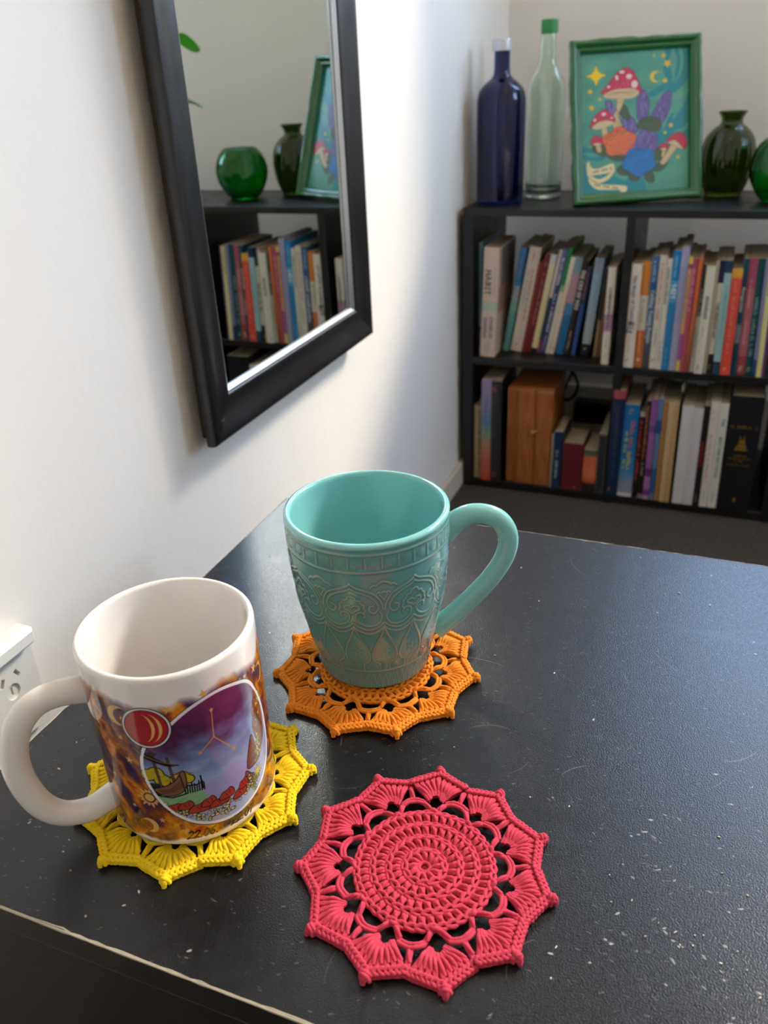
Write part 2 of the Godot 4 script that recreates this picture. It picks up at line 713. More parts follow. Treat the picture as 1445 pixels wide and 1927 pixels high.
func make_bookcase() -> void:
	var o := thing("bookcase", "low black open cube bookcase full of books standing along the back wall", "bookcase", Vector3(0.0117, 0, FRONT_Z))
	var d := BACK_Z - FRONT_Z
	var m: Material = M.black_board
	var wide := 0.0117 + 0.86
	part("top_board", box_mesh(Vector3(0, SHELF_TOP - 0.0125, d), Vector3(wide, SHELF_TOP, 0), 0.0008), m, o)
	part("side_panel", box_mesh(Vector3(0, 0, d), Vector3(0.0195, SHELF_TOP - 0.0126, 0), 0.0008), m, o)
	part("side_panel", box_mesh(Vector3(wide - 0.0195, 0, d), Vector3(wide, SHELF_TOP - 0.0126, 0), 0.0008), m, o)
	var cols := [[0.0197, 0.2826], [0.2976, 0.5646], [0.5796, wide - 0.0197]]
	for k in [1, 2]:
		part("divider", box_mesh(Vector3(cols[k - 1][1] + 0.0002, 0.0, d), Vector3(cols[k][0] - 0.0002, SHELF_TOP - 0.0126, 0), 0.0008), m, o)
	for c in cols:
		part("shelf_board", box_mesh(Vector3(c[0], 0.2597, d), Vector3(c[1], 0.2735, -0.0005), 0.0008), m, o)
		part("bottom_board", box_mesh(Vector3(c[0], 0.004, d), Vector3(c[1], 0.0185, -0.0005), 0.0008), m, o)


# ------------------------------------------------------------------ the table

func make_table() -> void:
	var x0 := 0.1228
	var x1 := 0.74
	var z0 := -0.573
	var z1 := -0.1640
	var o := thing("bedside_table", "black wood grain bedside table with pale chipped edges, scratched top", "table", Vector3(x0, 0, z1))
	var w := x1 - x0
	var d := z1 - z0
	# scratches and paint specks of the top, drawn once
	var im := Image.create(2048, 1360, false, Image.FORMAT_RGBA8)
	im.fill(Color(0.8, 0.78, 0.76, 0.0))
	rng.seed = 21
	for k in 3600:
		# the fine pale rubs: many where the right-hand half is worn
		var u := 1.0 - pow(rng.randf(), 1.4)
		var at := Vector2(u * 2048, rng.randf() * 1360)
		scratch(im, at, rng.randf_range(-0.9, 0.6), rng.randf_range(2, 9), 0.8, rng.randf_range(0.05, 0.22))
	for k in 70:
		scratch(im, Vector2(rng.randf() * 2048, rng.randf() * 1360), rng.randf() * TAU, rng.randf_range(20, 120), 0.7, rng.randf_range(0.06, 0.25))
	for k in 110:
		# chips that show the pale core near the front right
		var at := Vector2(rng.randfn(1230, 160), rng.randfn(1010, 130))
		scratch(im, at, rng.randf_range(-1.2, 0.9), rng.randf_range(2, 10), rng.randf_range(0.6, 1.7), rng.randf_range(0.2, 0.6))
	for k in 60:
		var at := Vector2(rng.randfn(260, 90), rng.randfn(1120, 90))
		scratch(im, at, rng.randf_range(-1.2, 0.9), rng.randf_range(2, 7), rng.randf_range(0.7, 1.8), rng.randf_range(0.3, 0.8))
	for k in 26:
		var at := Vector2(rng.randf() * 1400, rng.randf() * 1360)
		scratch(im, at, rng.randf() * TAU, rng.randf_range(2, 7), 1.6, 0.6)
	var m := plain("table_top", Color.WHITE, 1.0)
	m.albedo_texture = noise_tex(0.012, 5, 1024, false, 1.0, FastNoiseLite.TYPE_SIMPLEX_SMOOTH, hex("08090a"), hex("16171a"), 5)
	m.uv1_scale = Vector3(3.4, 2.3, 1)
	m.roughness_texture = noise_tex(0.05, 4, 1024, false, 1.0, FastNoiseLite.TYPE_SIMPLEX_SMOOTH, Color(0.27, 0.27, 0.27), Color(0.40, 0.40, 0.40), 9)
	m.normal_enabled = true
	m.normal_texture = noise_tex(0.16, 3, 1024, true, 3.0, FastNoiseLite.TYPE_SIMPLEX_SMOOTH, Color.BLACK, Color.WHITE, 3)
	m.normal_scale = 0.22
	m.metallic_specular = 0.5
	m.detail_enabled = true
	m.detail_albedo = ImageTexture.create_from_image(im)
	m.detail_blend_mode = BaseMaterial3D.BLEND_MODE_MIX
	m.detail_uv_layer = BaseMaterial3D.DETAIL_UV_2
	var th := 0.016
	var b := MB.new()
	b.quad([Vector3(0.0006, TABLE_Y, -0.0006), Vector3(w, TABLE_Y, -0.0006), Vector3(w, TABLE_Y, -d + 0.0006), Vector3(0.0006, TABLE_Y, -d + 0.0006)], [Vector2(0, 1), Vector2(1, 1), Vector2(1, 0), Vector2(0, 0)])
	var arr := b.mesh().surface_get_arrays(0)
	arr[Mesh.ARRAY_TEX_UV2] = arr[Mesh.ARRAY_TEX_UV]
	var am := ArrayMesh.new()
	am.add_surface_from_arrays(Mesh.PRIMITIVE_TRIANGLES, arr)
	part("table_surface", am, m, o)
	part("top_board", box_mesh(Vector3(0.0003, TABLE_Y - th, -d + 0.0003), Vector3(w, TABLE_Y - 0.0004, -0.0003)), M.dark_panel, o)
	# the pale worn arris that runs round the top: ragged little bevels
	rng.seed = 5
	for e in [[Vector3(0, TABLE_Y, 0), Vector3(w, TABLE_Y, 0), Vector3(0, 0, -1), 0.0006, 0.0013], [Vector3(0, TABLE_Y, -d), Vector3(w, TABLE_Y, -d), Vector3(0, 0, 1), 0.0006, 0.0013], [Vector3(0, TABLE_Y, 0), Vector3(0, TABLE_Y, -d), Vector3(1, 0, 0), 0.0005, 0.0011]]:
		b = MB.new()
		var n := 130
		var prev := []
		for i in n + 1:
			var p: Vector3 = e[0].lerp(e[1], float(i) / n)
			var wide: float = rng.randf_range(e[3], e[4]) + (rng.randf_range(0.0005, 0.0014) if rng.randf() < 0.05 else 0.0)
			var now := [p + e[2] * wide + Vector3(0, 0.00015, 0), p + Vector3(0, -0.0002, 0), p + Vector3(0, -wide * 0.9, 0) - e[2] * 0.0001]
			if prev.size():
				for k in 2:
					b.face([prev[k], now[k], now[k + 1], prev[k + 1]], p + e[2] * 0.005 - Vector3(0, 0.005, 0))
			prev = now
		part("worn_edge", b.mesh(), M.raw_edge, o)
	part("front_panel", box_mesh(Vector3(0.001, 0.03, -0.018), Vector3(w, TABLE_Y - th - 0.002, -0.0012), 0.0008), M.dark_panel, o)
	part("side_panel", box_mesh(Vector3(0.001, 0, -d + 0.001), Vector3(0.017, TABLE_Y - th - 0.0005, -0.0185), 0.0008), M.dark_panel, o)
	part("side_panel", box_mesh(Vector3(w - 0.017, 0, -d + 0.001), Vector3(w, TABLE_Y - th - 0.0005, -0.0185), 0.0008), M.dark_panel, o)
	part("back_panel", box_mesh(Vector3(0.0175, 0.0, -d + 0.002), Vector3(w - 0.0175, TABLE_Y - th - 0.0005, -d + 0.01)), M.dark_panel, o)
	part("bottom_board", box_mesh(Vector3(0.0175, 0.03, -d + 0.0105), Vector3(w - 0.0175, 0.045, -0.0185)), M.dark_panel, o)


func scratch(im: Image, at: Vector2, dir: float, length: float, width: float, alpha: float) -> void:
	var step := Vector2(cos(dir), sin(dir))
	var bend := rng.randf_range(-0.02, 0.02)
	var p := at
	for i in int(length):
		var r := width * (0.6 + 0.4 * sin(PI * i / length))
		for y in range(int(p.y - r), int(p.y + r) + 1):
			for x in range(int(p.x - r), int(p.x + r) + 1):
				if x >= 0 and y >= 0 and x < im.get_width() and y < im.get_height():
					var e := clampf(r + 0.5 - (Vector2(x, y) - p).length(), 0.0, 1.0) * alpha
					if e > 0.01:
						var c := im.get_pixel(x, y)
						c.a = maxf(c.a, e)
						im.set_pixel(x, y, c)
		p += step
		step = step.rotated(bend)


func make_crumbs() -> void:
	# loose flakes of paint lying on the table: real little chips, far too many to name
	rng.seed = 33
	var b := MB.new()
	var spots := []
	for k in 16:
		spots.append(Vector3(rng.randfn(0.186, 0.013), 0, rng.randfn(-0.238, 0.006)))
	for k in 26:
		spots.append(Vector3(rng.randfn(0.472, 0.03), 0, rng.randfn(-0.255, 0.022)))
	for k in 26:
		spots.append(Vector3(rng.randf_range(0.14, 0.5), 0, rng.randf_range(-0.55, -0.18)))
	for s in spots:
		if (Vector2(s.x, s.z) - Vector2(0.3633, -0.2456)).length() < 0.063 or (Vector2(s.x, s.z) - Vector2(0.2877, -0.3754)).length() < 0.067 or (Vector2(s.x, s.z) - Vector2(0.2333, -0.2567)).length() < 0.065:
			continue
		var a := rng.randf() * TAU
		var l := rng.randf_range(0.0004, 0.0012)
		var w := rng.randf_range(0.0002, 0.0005)
		var t := rng.randf_range(0.0002, 0.0005)
		var u := Vector3(cos(a), 0, sin(a)) * l
		var v := Vector3(-sin(a), 0, cos(a)) * w
		var o: Vector3 = s + Vector3(0, TABLE_Y + 0.0002, 0)
		var base := [o - u - v * 0.4, o - v, o + u * 0.9, o + u * 0.3 + v, o - u * 0.6 + v * 0.9]
		var tips := []
		for q in base:
			tips.append(o + (q - o) * 0.75 + Vector3(0, t * rng.randf_range(0.7, 1.2), 0))
		for i in 5:
			b.face([base[i], base[(i + 1) % 5], tips[(i + 1) % 5], tips[i]], o)
		b.face(tips, o)
	var g := part("paint_flakes", b.mesh(), M.flake, self)
	g.set_meta("kind", "stuff")
	tag(g, "scattered pale flakes of paint and crumbs lying on the black table top", "crumbs")


# ------------------------------------------------------------------ the mirror

func make_mirror() -> void:
	var z0 := -0.6150
	var z1 := -1.0115
	var y0 := 0.4515
	var y1 := 1.18
	var o := thing("wall_mirror", "tall mirror in a wide black moulded frame hanging on the left wall", "mirror", Vector3(0.0, y0, (z0 + z1) / 2))
	var hw := (z0 - z1) / 2
	var hh := (y1 - y0) / 2
	# moulding profile: Vector2(in from the outer edge, out from the wall)
	var prof := [Vector2(0.004, 0.0168), Vector2(0.0, 0.0185), Vector2(0.0, 0.0235), Vector2(0.0006, 0.0275), Vector2(0.0022, 0.0298), Vector2(0.0045, 0.0305), Vector2(0.0085, 0.0302), Vector2(0.0140, 0.0288), Vector2(0.0200, 0.0268), Vector2(0.0270, 0.0250), Vector2(0.0330, 0.0243), Vector2(0.0375, 0.0245), Vector2(0.0400, 0.0240), Vector2(0.0408, 0.0225), Vector2(0.0408, 0.0168)]
	var slip := [Vector2(0.0409, 0.0222), Vector2(0.0418, 0.0226), Vector2(0.0432, 0.0222), Vector2(0.0436, 0.0205), Vector2(0.0440, 0.0201), Vector2(0.0452, 0.0196), Vector2(0.0456, 0.0176)]
	var corner := [[-1, -1], [1, -1], [1, 1], [-1, 1]]
	for k in 4:
		var a: Array = corner[k]
		var c: Array = corner[(k + 1) % 4]
		for s in [[prof, "frame_rail", M.mirror_frame], [slip, "slip_moulding", M.silver_slip]]:
			var b := MB.new()
			var rows := []
			for q in s[0]:
				rows.append([Vector3(q.y, hh + a[1] * (hh - q.x), a[0] * (hw - q.x)), Vector3(q.y, hh + c[1] * (hh - q.x), c[0] * (hw - q.x))])
			b.grid(rows, false, 1.0)
			# normals away from the rail's core
			var core: Vector3 = (rows[0][0] + rows[0][1] + rows[-1][0] + rows[-1][1]) * 0.25 - Vector3(0.02, 0, 0)
			if b.n[b.n.size() / 2].dot(b.v[b.v.size() / 2] - core) < 0.0:
				for i in b.n.size():
					b.n[i] = -b.n[i]
				for i in range(0, b.ix.size(), 3):
					var t := b.ix[i + 1]
					b.ix[i + 1] = b.ix[i + 2]
					b.ix[i + 2] = t
			part(s[1], b.mesh(), s[2], o)
	part("mirror_glass", box_mesh(Vector3(0.0150, 0.041, -hw + 0.041), Vector3(0.0172, 2 * hh - 0.041, hw - 0.041)), M.mirror_glass, o)
	part("backing_board", box_mesh(Vector3(0.0105, 0.006, -hw + 0.006), Vector3(0.0148, 2 * hh - 0.006, hw - 0.006)), M.backing_board, o)
	part("hanging_batten", box_mesh(Vector3(0.0005, 0.010, -hw + 0.05), Vector3(0.0104, 0.05, hw - 0.05)), M.backing_board, o)
	# a little cobweb and dust caught in the lower corner of the frame
	rng.seed = 12
	var b := MB.new()
	for k in 9:
		var p0 := Vector3(0.0300, 0.004 + rng.randf() * 0.03, hw - 0.003 - rng.randf() * 0.004)
		var p1 := Vector3(0.0262, 0.012 + rng.randf() * 0.03, hw - 0.016 - rng.randf() * 0.012)
		var mid := (p0 + p1) * 0.5 - Vector3(-0.0006, 0.002, 0)
		b.tube(curve([p0, mid, p1], 4), 0.00012, 4)
	var web := part("cobweb", b.mesh(), M.dust, o)
	web.set_meta("kind", "stuff")


# ------------------------------------------------------------------ the socket

func make_outlet() -> void:
	var o := thing("power_outlet", "white double power outlet on the left wall beside the mug handle", "outlet", Vector3(0, 0.3255, -0.3675))
	var c := CSGCombiner3D.new()
	c.name = "face_plate"
	var f := func(lo: Vector3, hi: Vector3, cut := false, turn := 0.0) -> void:
		var q := CSGBox3D.new()
		q.name = "cut" if cut else "plate"
		q.size = hi - lo
		q.position = (lo + hi) / 2
		q.rotation.x = turn
		q.material = M.white_plastic
		if cut:
			q.operation = CSGShape3D.OPERATION_SUBTRACTION
		c.add_child(q, true)
	f.call(Vector3(0.0, 0.0, 0.0), Vector3(0.0085, 0.0715, 0.116))
	for s in [0.0, 0.062]:
		for k in [[0.0180, 0.0552, 0.5], [0.0325, 0.0552, -0.5]]:
			f.call(Vector3(0.0015, k[1] - 0.0036, s + k[0] - 0.0016), Vector3(0.02, k[1] + 0.0036, s + k[0] + 0.0016), true, k[2])
		var d := CSGCylinder3D.new()
		d.name = "cut"
		d.radius = 0.0065
		d.height = 0.003
		d.sides = 24
		d.rotation.z = PI / 2
		d.position = Vector3(0.0085, 0.0430, s + 0.0255)
		d.operation = CSGShape3D.OPERATION_SUBTRACTION
		d.material = M.white_plastic
		c.add_child(d, true)
		f.call(Vector3(0.0005, 0.0394, s + 0.0245), Vector3(0.02, 0.0466, s + 0.0265), true)
	o.add_child(c)
	var b := MB.new()
	b.box(Vector3(0.0, 0.0718, -0.0015), Vector3(0.0175, 0.0880, 0.1175), 0.004)
	part("hood", b.mesh(), M.white_plastic, o)
	for s in [0.0, 0.062]:
		part("rocker_switch", box_mesh(Vector3(0.0086, 0.010, s + 0.020), Vector3(0.0125, 0.024, s + 0.031), 0.0015), M.white_plastic, o)


# ------------------------------------------------------------------ crochet

const REPEATS := 11

func pol(r: float, a: float, y: float) -> Vector3:
	return Vector3(r * cos(a), y, r * sin(a))


func yarn(b: MB, pts: Array, r := 0.00095, steps := 4) -> void:
	var q := []
	for p in pts:
		q.append(p + Vector3(rng.randfn(0, 0.00008), rng.randfn(0, 0.00008), rng.randfn(0, 0.00008)))
	b.tube(curve(q, steps), r * rng.randf_range(0.94, 1.06), 10, true, 1.0, Vector3.UP, 3, 0.09, 2600.0)


func stitch(b: MB, p0: Vector3, p1: Vector3, side: Vector3, lift := 0.0012, r := 0.00095) -> void:
	# one treble: a strand up each side and a third wrapped slantwise over them
	var m := (p0 + p1) * 0.5 + Vector3(0, lift, 0)
	yarn(b, [p0 - side * 0.45, m - side * 0.40 - Vector3(0, 0.0004, 0), p1 - side * 0.35], r)
	yarn(b, [p0 + side * 0.45, m + side * 0.40 - Vector3(0, 0.0004, 0), p1 + side * 0.35], r)
	yarn(b, [p0.lerp(p1, 0.18) + side * 0.75 + Vector3(0, 0.0003, 0), m + side * 0.05 + Vector3(0, 0.0007, 0), p0.lerp(p1, 0.82) - side * 0.75 + Vector3(0, 0.0006, 0)], r * 0.95)


func braid(b: MB, path: Array, outward: Array, y: float, r := 0.00095) -> void:
	# the chain of V-shaped loops that finishes a round; path holds the joints between the loops
	for i in path.size() - 1:
		var p: Vector3 = path[i]
		var q: Vector3 = path[i + 1]
		var o: Vector3 = (outward[i] + outward[i + 1]).normalized()
		var t := q - p
		yarn(b, [p - t * 0.18 - o * 0.0001 + Vector3(0, y - 0.0006, 0), p + t * 0.42 - o * 0.0011 + Vector3(0, y + 0.0005, 0), q + t * 0.14 + o * 0.0002 + Vector3(0, y, 0)], r)
		yarn(b, [p - t * 0.18 + o * 0.0001 + Vector3(0, y - 0.0010, 0), p + t * 0.42 + o * 0.0013 + Vector3(0, y - 0.0004, 0), q + t * 0.14 + o * 0.0002 + Vector3(0, y - 0.0002, 0)], r)


func make_coasters() -> void:
	rng.seed = 101
	var disc := MB.new()
	var radii := [0.0022, 0.0100, 0.0175, 0.0250, 0.0322]
	var counts := [12, 22, 33, 44]
	disc.lathe([Vector2(0.0001, 0.0006), Vector2(0.0318, 0.0006), Vector2(0.0324, 0.0012), Vector2(0.0318, 0.0020), Vector2(0.0020, 0.0020), Vector2(0.0001, 0.0016)], 44)
	for k in 4:
		var joints := []
		var outs := []
		for i in counts[k] + 1:
			var a: float = TAU * i / counts[k] + k * 0.37
			joints.append(pol(radii[k + 1] - 0.0006, a, 0))
			outs.append(pol(1, a, 0))
			if i == counts[k]:
				break
			var am: float = a + PI / counts[k]
			var w: float = TAU * radii[k + 1] / counts[k] * 0.36
			var w0: float = maxf(TAU * radii[k] / counts[k] * 0.36, 0.0004)
			var side := Vector3(-sin(am), 0, cos(am))
			stitch(disc, pol(radii[k] + 0.0002, am, 0.0024), pol(radii[k + 1] - 0.0010, am, 0.0030), side * (w + w0) * 0.5, 0.0012)
		braid(disc, joints, outs, 0.0036)
	var ring := []
	for i in 13:
		ring.append(pol(0.0026, TAU * i / 12, 0.0030))
	disc.tube(ring, 0.0009, 8, false)
	var disc_mesh := disc.mesh()

	var step := TAU / REPEATS
	# the lace round: two legs of a V at every shell and the bridge over the small opening
	var lace := MB.new()
	for i in REPEATS:
		var t := step * i
		for s in [-1, 1]:
			var p0 := pol(0.0318, t + s * 0.018, 0.0030)
			var p1 := pol(0.0388, t + s * 0.150, 0.0028)
			stitch(lace, p0, p1, Vector3(-sin(t), 0, cos(t)) * 0.0010, 0.0010)
		var a := t + 0.150
		var e := t + step - 0.150
		var mid := t + step / 2
		for o in [-0.0008, 0.0008]:
			yarn(lace, [pol(0.0384 + o, a - 0.02, 0.0030), pol(0.0398 + o, (a + mid) / 2, 0.0036), pol(0.0402 + o, mid, 0.0034), pol(0.0398 + o, (e + mid) / 2, 0.0032), pol(0.0384 + o, e + 0.02, 0.0030)])
		stitch(lace, pol(0.0400, mid, 0.0028), pol(0.0496, mid, 0.0030), Vector3(-sin(mid), 0, cos(mid)) * 0.0009, 0.0006)
		yarn(lace, [pol(0.0320, t - 0.05, 0.0034), pol(0.0330, t, 0.0046), pol(0.0320, t + 0.05, 0.0034)], 0.0011)
	var lace_mesh := lace.mesh()

	# one shell, its tip along +x: fan of trebles, finishing chain, picot
	var shell := MB.new()
	var half := step / 2
	var tip := Vector3(0.0572, 0, 0)
	var va := pol(0.0512, -half, 0)
	var vb := pol(0.0512, half, 0)
	var hole := Vector3(0.0398, 0, 0)
	var outline := func(s: float) -> Vector3:
		return tip.lerp(vb if s > 0 else va, pow(absf(s), 0.92))
	var fan := 9
	var under := [[], [], [], []]
	for i in 25:
		var s := -1.0 + 2.0 * i / 24
		var f := s * 1.75
		var pb := hole + Vector3(cos(f), 0, sin(f)) * 0.0030
		var pt: Vector3 = outline.call(s * 0.97)
		under[0].append(pb + Vector3(0, 0.0008, 0))
		under[1].append(pt.lerp(pb, 0.04) + Vector3(0, 0.0008, 0))
		under[2].append(pt.lerp(pb, 0.06) + Vector3(0, 0.0022, 0))
		under[3].append(pb + Vector3(0, 0.0022, 0))
	for k in 3:
		shell.grid([under[k], under[k + 1]], false, 1.0)
	for i in fan:
		var s := -0.90 + 1.80 * i / (fan - 1)
		var f := s * 1.80
		var pb := hole + Vector3(cos(f), 0, sin(f)) * 0.0029 + Vector3(0, 0.0026, 0)
		var edge: Vector3 = outline.call(s)
		var dir := (edge - pb)
		dir.y = 0
		var pt := edge - dir.normalized() * 0.0018 + Vector3(0, 0.0030, 0)
		stitch(shell, pb, pt, dir.normalized().cross(Vector3.UP) * 0.00115, 0.0013, 0.00092)
	var joints := []
	var outs := []
	for i in 15:
		var s := -1.0 + 2.0 * i / 14
		joints.append(outline.call(s))
		var ahead: Vector3 = outline.call(minf(s + 0.05, 1.0)) - outline.call(maxf(s - 0.05, -1.0))
		outs.append(Vector3(ahead.z, 0, -ahead.x).normalized() if Vector3(ahead.z, 0, -ahead.x).dot(joints[-1] - hole) > 0 else Vector3(-ahead.z, 0, ahead.x).normalized())
	braid(shell, joints, outs, 0.0038, 0.00105)
	for i in 14:
		# the rim seen from the side: a lower strand that closes it towards the table
		var p: Vector3 = joints[i] + outs[i] * 0.0006
		var q: Vector3 = joints[i + 1] + outs[i + 1] * 0.0006
		yarn(shell, [p + Vector3(0, 0.0012, 0), (p + q) * 0.5 + (outs[i] + outs[i + 1]) * 0.0003 + Vector3(0, 0.0019, 0), q + Vector3(0, 0.0011, 0)], 0.00105, 3)
	var shell_mesh := shell.mesh()
	var picot := MB.new()
	for k in [[-0.0010, 0.0034], [0.0010, 0.0032], [0.0, 0.0044], [0.0, 0.0020]]:
		var z: float = k[0]
		var y: float = k[1]
		yarn(picot, [Vector3(0.0556, y - 0.0003, z * 1.6), Vector3(0.0585, y + 0.0002, z * 1.3 + 0.0002), Vector3(0.0601, y - 0.0002, z * 0.6), Vector3(0.0606, y - 0.0014, 0)], 0.00115)
	for k in 2:
		yarn(picot, [Vector3(0.0575 + k * 0.0014, 0.0014, -0.0022), Vector3(0.0580 + k * 0.0014, 0.0048, -0.0008), Vector3(0.0580 + k * 0.0014, 0.0046, 0.0010), Vector3(0.0572 + k * 0.0014, 0.0014, 0.0022)], 0.0010)
	picot.ball(Vector3(0.0583, 0.0028, 0), Vector3(0.0020, 0.0020, 0.0018), 10, 6)
	var picot_mesh := picot.mesh()

	for c in [[Vector3(0.3633, TABLE_Y, -0.2456), -2.4, 0.990, "red_yarn", "empty crocheted coaster in raspberry red cotton lying nearest the table front"],
			[Vector3(0.2877, TABLE_Y, -0.3754), -7.5, 1.045, "orange_yarn", "orange crocheted coaster lying under the teal embossed mug"],
			[Vector3(0.2333, TABLE_Y, -0.2567), 6.0, 1.020, "yellow_yarn", "bright yellow crocheted coaster lying under the white printed mug"]]:
		var o := thing("crochet_coaster", c[4], "coaster", c[0], "crocheted coasters on the table")
		o.rotation.y = -deg_to_rad(c[1])
		o.scale = Vector3.ONE * c[2]
		part("solid_centre", disc_mesh, M[c[3]], o)
		part("lace_round", lace_mesh, M[c[3]], o)
		for i in REPEATS:
			var s := part("shell", shell_mesh, M[c[3]], o)
			s.rotation = Vector3(0, -step * i, rng.randfn(0.0, 0.012))
			s.position.y = rng.randf_range(0.0, 0.0004)
			var p := part("picot", picot_mesh, M[c[3]], s)
			p.rotation.x = 0.0


# ------------------------------------------------------------------ the teal mug

func relief_tile() -> Canvas:
	# one eighth of the way round: heights in the red channel, 12.4 px to the millimetre; x 0 is the middle of an arch
	var c := Canvas.new(448, 1024, Color.BLACK)
	var sx := 448.0 / 36.0
	var sy := 1024.0 / 106.0
	var px := func(p: Array) -> Array:
		var out := []
		for q in p:
			out.append(Vector2(224 + q.x * sx, 1024 - q.y * sy))
		return out
	var draw := func(p: Array, both := true, w := 8.0, value := 1.0, step := 6) -> void:
		var q := curve(p, step) if p.size() > 2 else p
		c.highest(px.call(q), w, value)
		for sh in [-36.0, 36.0]:
			c.highest(px.call(q.map(func(e): return e + Vector2(sh, 0))), w, value)
		if both:
			q = q.map(func(e): return Vector2(-e.x, e.y))
			c.highest(px.call(q), w, value)
			for sh in [-36.0, 36.0]:
				c.highest(px.call(q.map(func(e): return e + Vector2(sh, 0))), w, value)
	for y in [100.2, 89.4, 16.2]:
		draw.call([Vector2(-18, y), Vector2(18, y)], false, 9.0, 0.9)
	# beads and bars
	for k in 4:
		var x := -13.5 + 9.0 * k
		for yy in range(-40, 41):
			for xx in range(-40, 41):
				var e := Vector2(xx / (2.9 * sx), yy / (2.7 * sy)).length()
				if e < 1.0:
					c.put(int(224 + x * sx + xx), int(1024 - 95.0 * sy + yy), Color(sqrt(1.0 - e * e) * 0.6, 0, 0), 1.0)
		draw.call([Vector2(x + 4.5, 91.6), Vector2(x + 4.5, 98.2)], false, 8.0, 0.9)
	# arch, double line
	draw.call([Vector2(0, 82.6), Vector2(2.4, 80.2), Vector2(8, 78.0), Vector2(13.4, 74.8), Vector2(16.6, 69.5), Vector2(17.4, 65)])
	draw.call([Vector2(0, 79.4), Vector2(2.2, 77.8), Vector2(7, 76.0), Vector2(11.8, 72.8), Vector2(14.4, 68.5), Vector2(14.6, 65.2), Vector2(12.4, 62.6), Vector2(9.8, 64.0), Vector2(9.9, 67.0), Vector2(12.0, 67.6)])
	# the C scroll under the arch
	draw.call([Vector2(15.8, 63.0), Vector2(16.6, 59.5), Vector2(14.6, 55.4), Vector2(9.6, 53.6), Vector2(4.4, 55.4), Vector2(1.8, 59.0), Vector2(2.4, 62.2), Vector2(5.0, 63.2), Vector2(7.0, 61.6), Vector2(6.6, 59.8)])
	# palmette
	draw.call([Vector2(0, 74.4), Vector2(1.9, 73.6), Vector2(2.6, 71.6), Vector2(4.6, 71.4), Vector2(5.4, 69.2), Vector2(6.8, 68.2), Vector2(6.8, 65.8), Vector2(7.6, 64.4), Vector2(6.4, 62.6)])
	draw.call([Vector2(0, 66.4), Vector2(1.6, 67.8), Vector2(3.6, 67.4), Vector2(4.4, 65.6), Vector2(2.0, 64.4), Vector2(0, 62.4)])
	# fan pieces above the joins of the arches
	draw.call([Vector2(18, 83.4), Vector2(15.6, 82.6), Vector2(14.0, 81.2), Vector2(12.4, 81.4), Vector2(10.6, 79.6)])
	draw.call([Vector2(18, 77.0), Vector2(16.4, 76.2), Vector2(15.2, 76.8), Vector2(14.2, 75.6)])
	draw.call([Vector2(18, 71.0), Vector2(17.0, 73.2), Vector2(15.6, 75.2)])
	# scalloped double border
	for o in [0.0, -3.0]:
		draw.call([Vector2(0, 56.0 + o), Vector2(2.2, 53.6 + o), Vector2(6.0, 51.4 + o), Vector2(9.0, 50.8 + o), Vector2(12.0, 51.4 + o), Vector2(15.8, 53.6 + o), Vector2(18, 56.0 + o)])
	# teardrop leaves, one below each cusp
	for x in [0.0, 18.0]:
		for s in [-1.0, 1.0]:
			draw.call([Vector2(x, 52.0), Vector2(x + s * 2.4, 45.5), Vector2(x + s * 6.2, 37.5), Vector2(x + s * 8.2, 30.0), Vector2(x + s * 7.0, 25.2), Vector2(x + s * 3.6, 22.6), Vector2(x + s * 3.4, 16.4)], false)
		for k in 6:
			var a := TAU * k / 6 + 0.5
			c.disc(px.call([Vector2(x + cos(a) * 3.2, 32.4 + sin(a) * 3.4)])[0], Vector2(13, 12), Color(-0.6, 0, 0), 1.0, 0.6)
		c.disc(px.call([Vector2(x, 32.4)])[0], Vector2(15, 14), Color(0.5, 0, 0), 1.0, 0.4)
		c.disc(px.call([Vector2(x, 32.4)])[0], Vector2(8, 8), Color(-0.6, 0, 0), 1.0, 0.6)
		c.disc(px.call([Vector2(x, 24.4)])[0], Vector2(9, 7), Color(-0.5, 0, 0), 1.0, 0.6)
		c.disc(px.call([Vector2(x, 20.6)])[0], Vector2(8, 6), Color(-0.5, 0, 0), 1.0, 0.6)
	for k in [-1, 1]:
		for x in [3.2, 5.2, 12.8, 14.8]:
			draw.call([Vector2(k * x, 47.6 - absf(9.0 - x) * 0.2), Vector2(k * x, 44.0)], false, 4.0, -0.4)
	# spikes round the foot
	for k in 9:
		var x := -18.0 + 4.5 * k
		for s in [-1, 1]:
			draw.call([Vector2(x + s * 2.1, 2.0), Vector2(x + s * 1.7, 7.0), Vector2(x, 13.4)], false, 6.0, 0.8)
	return c


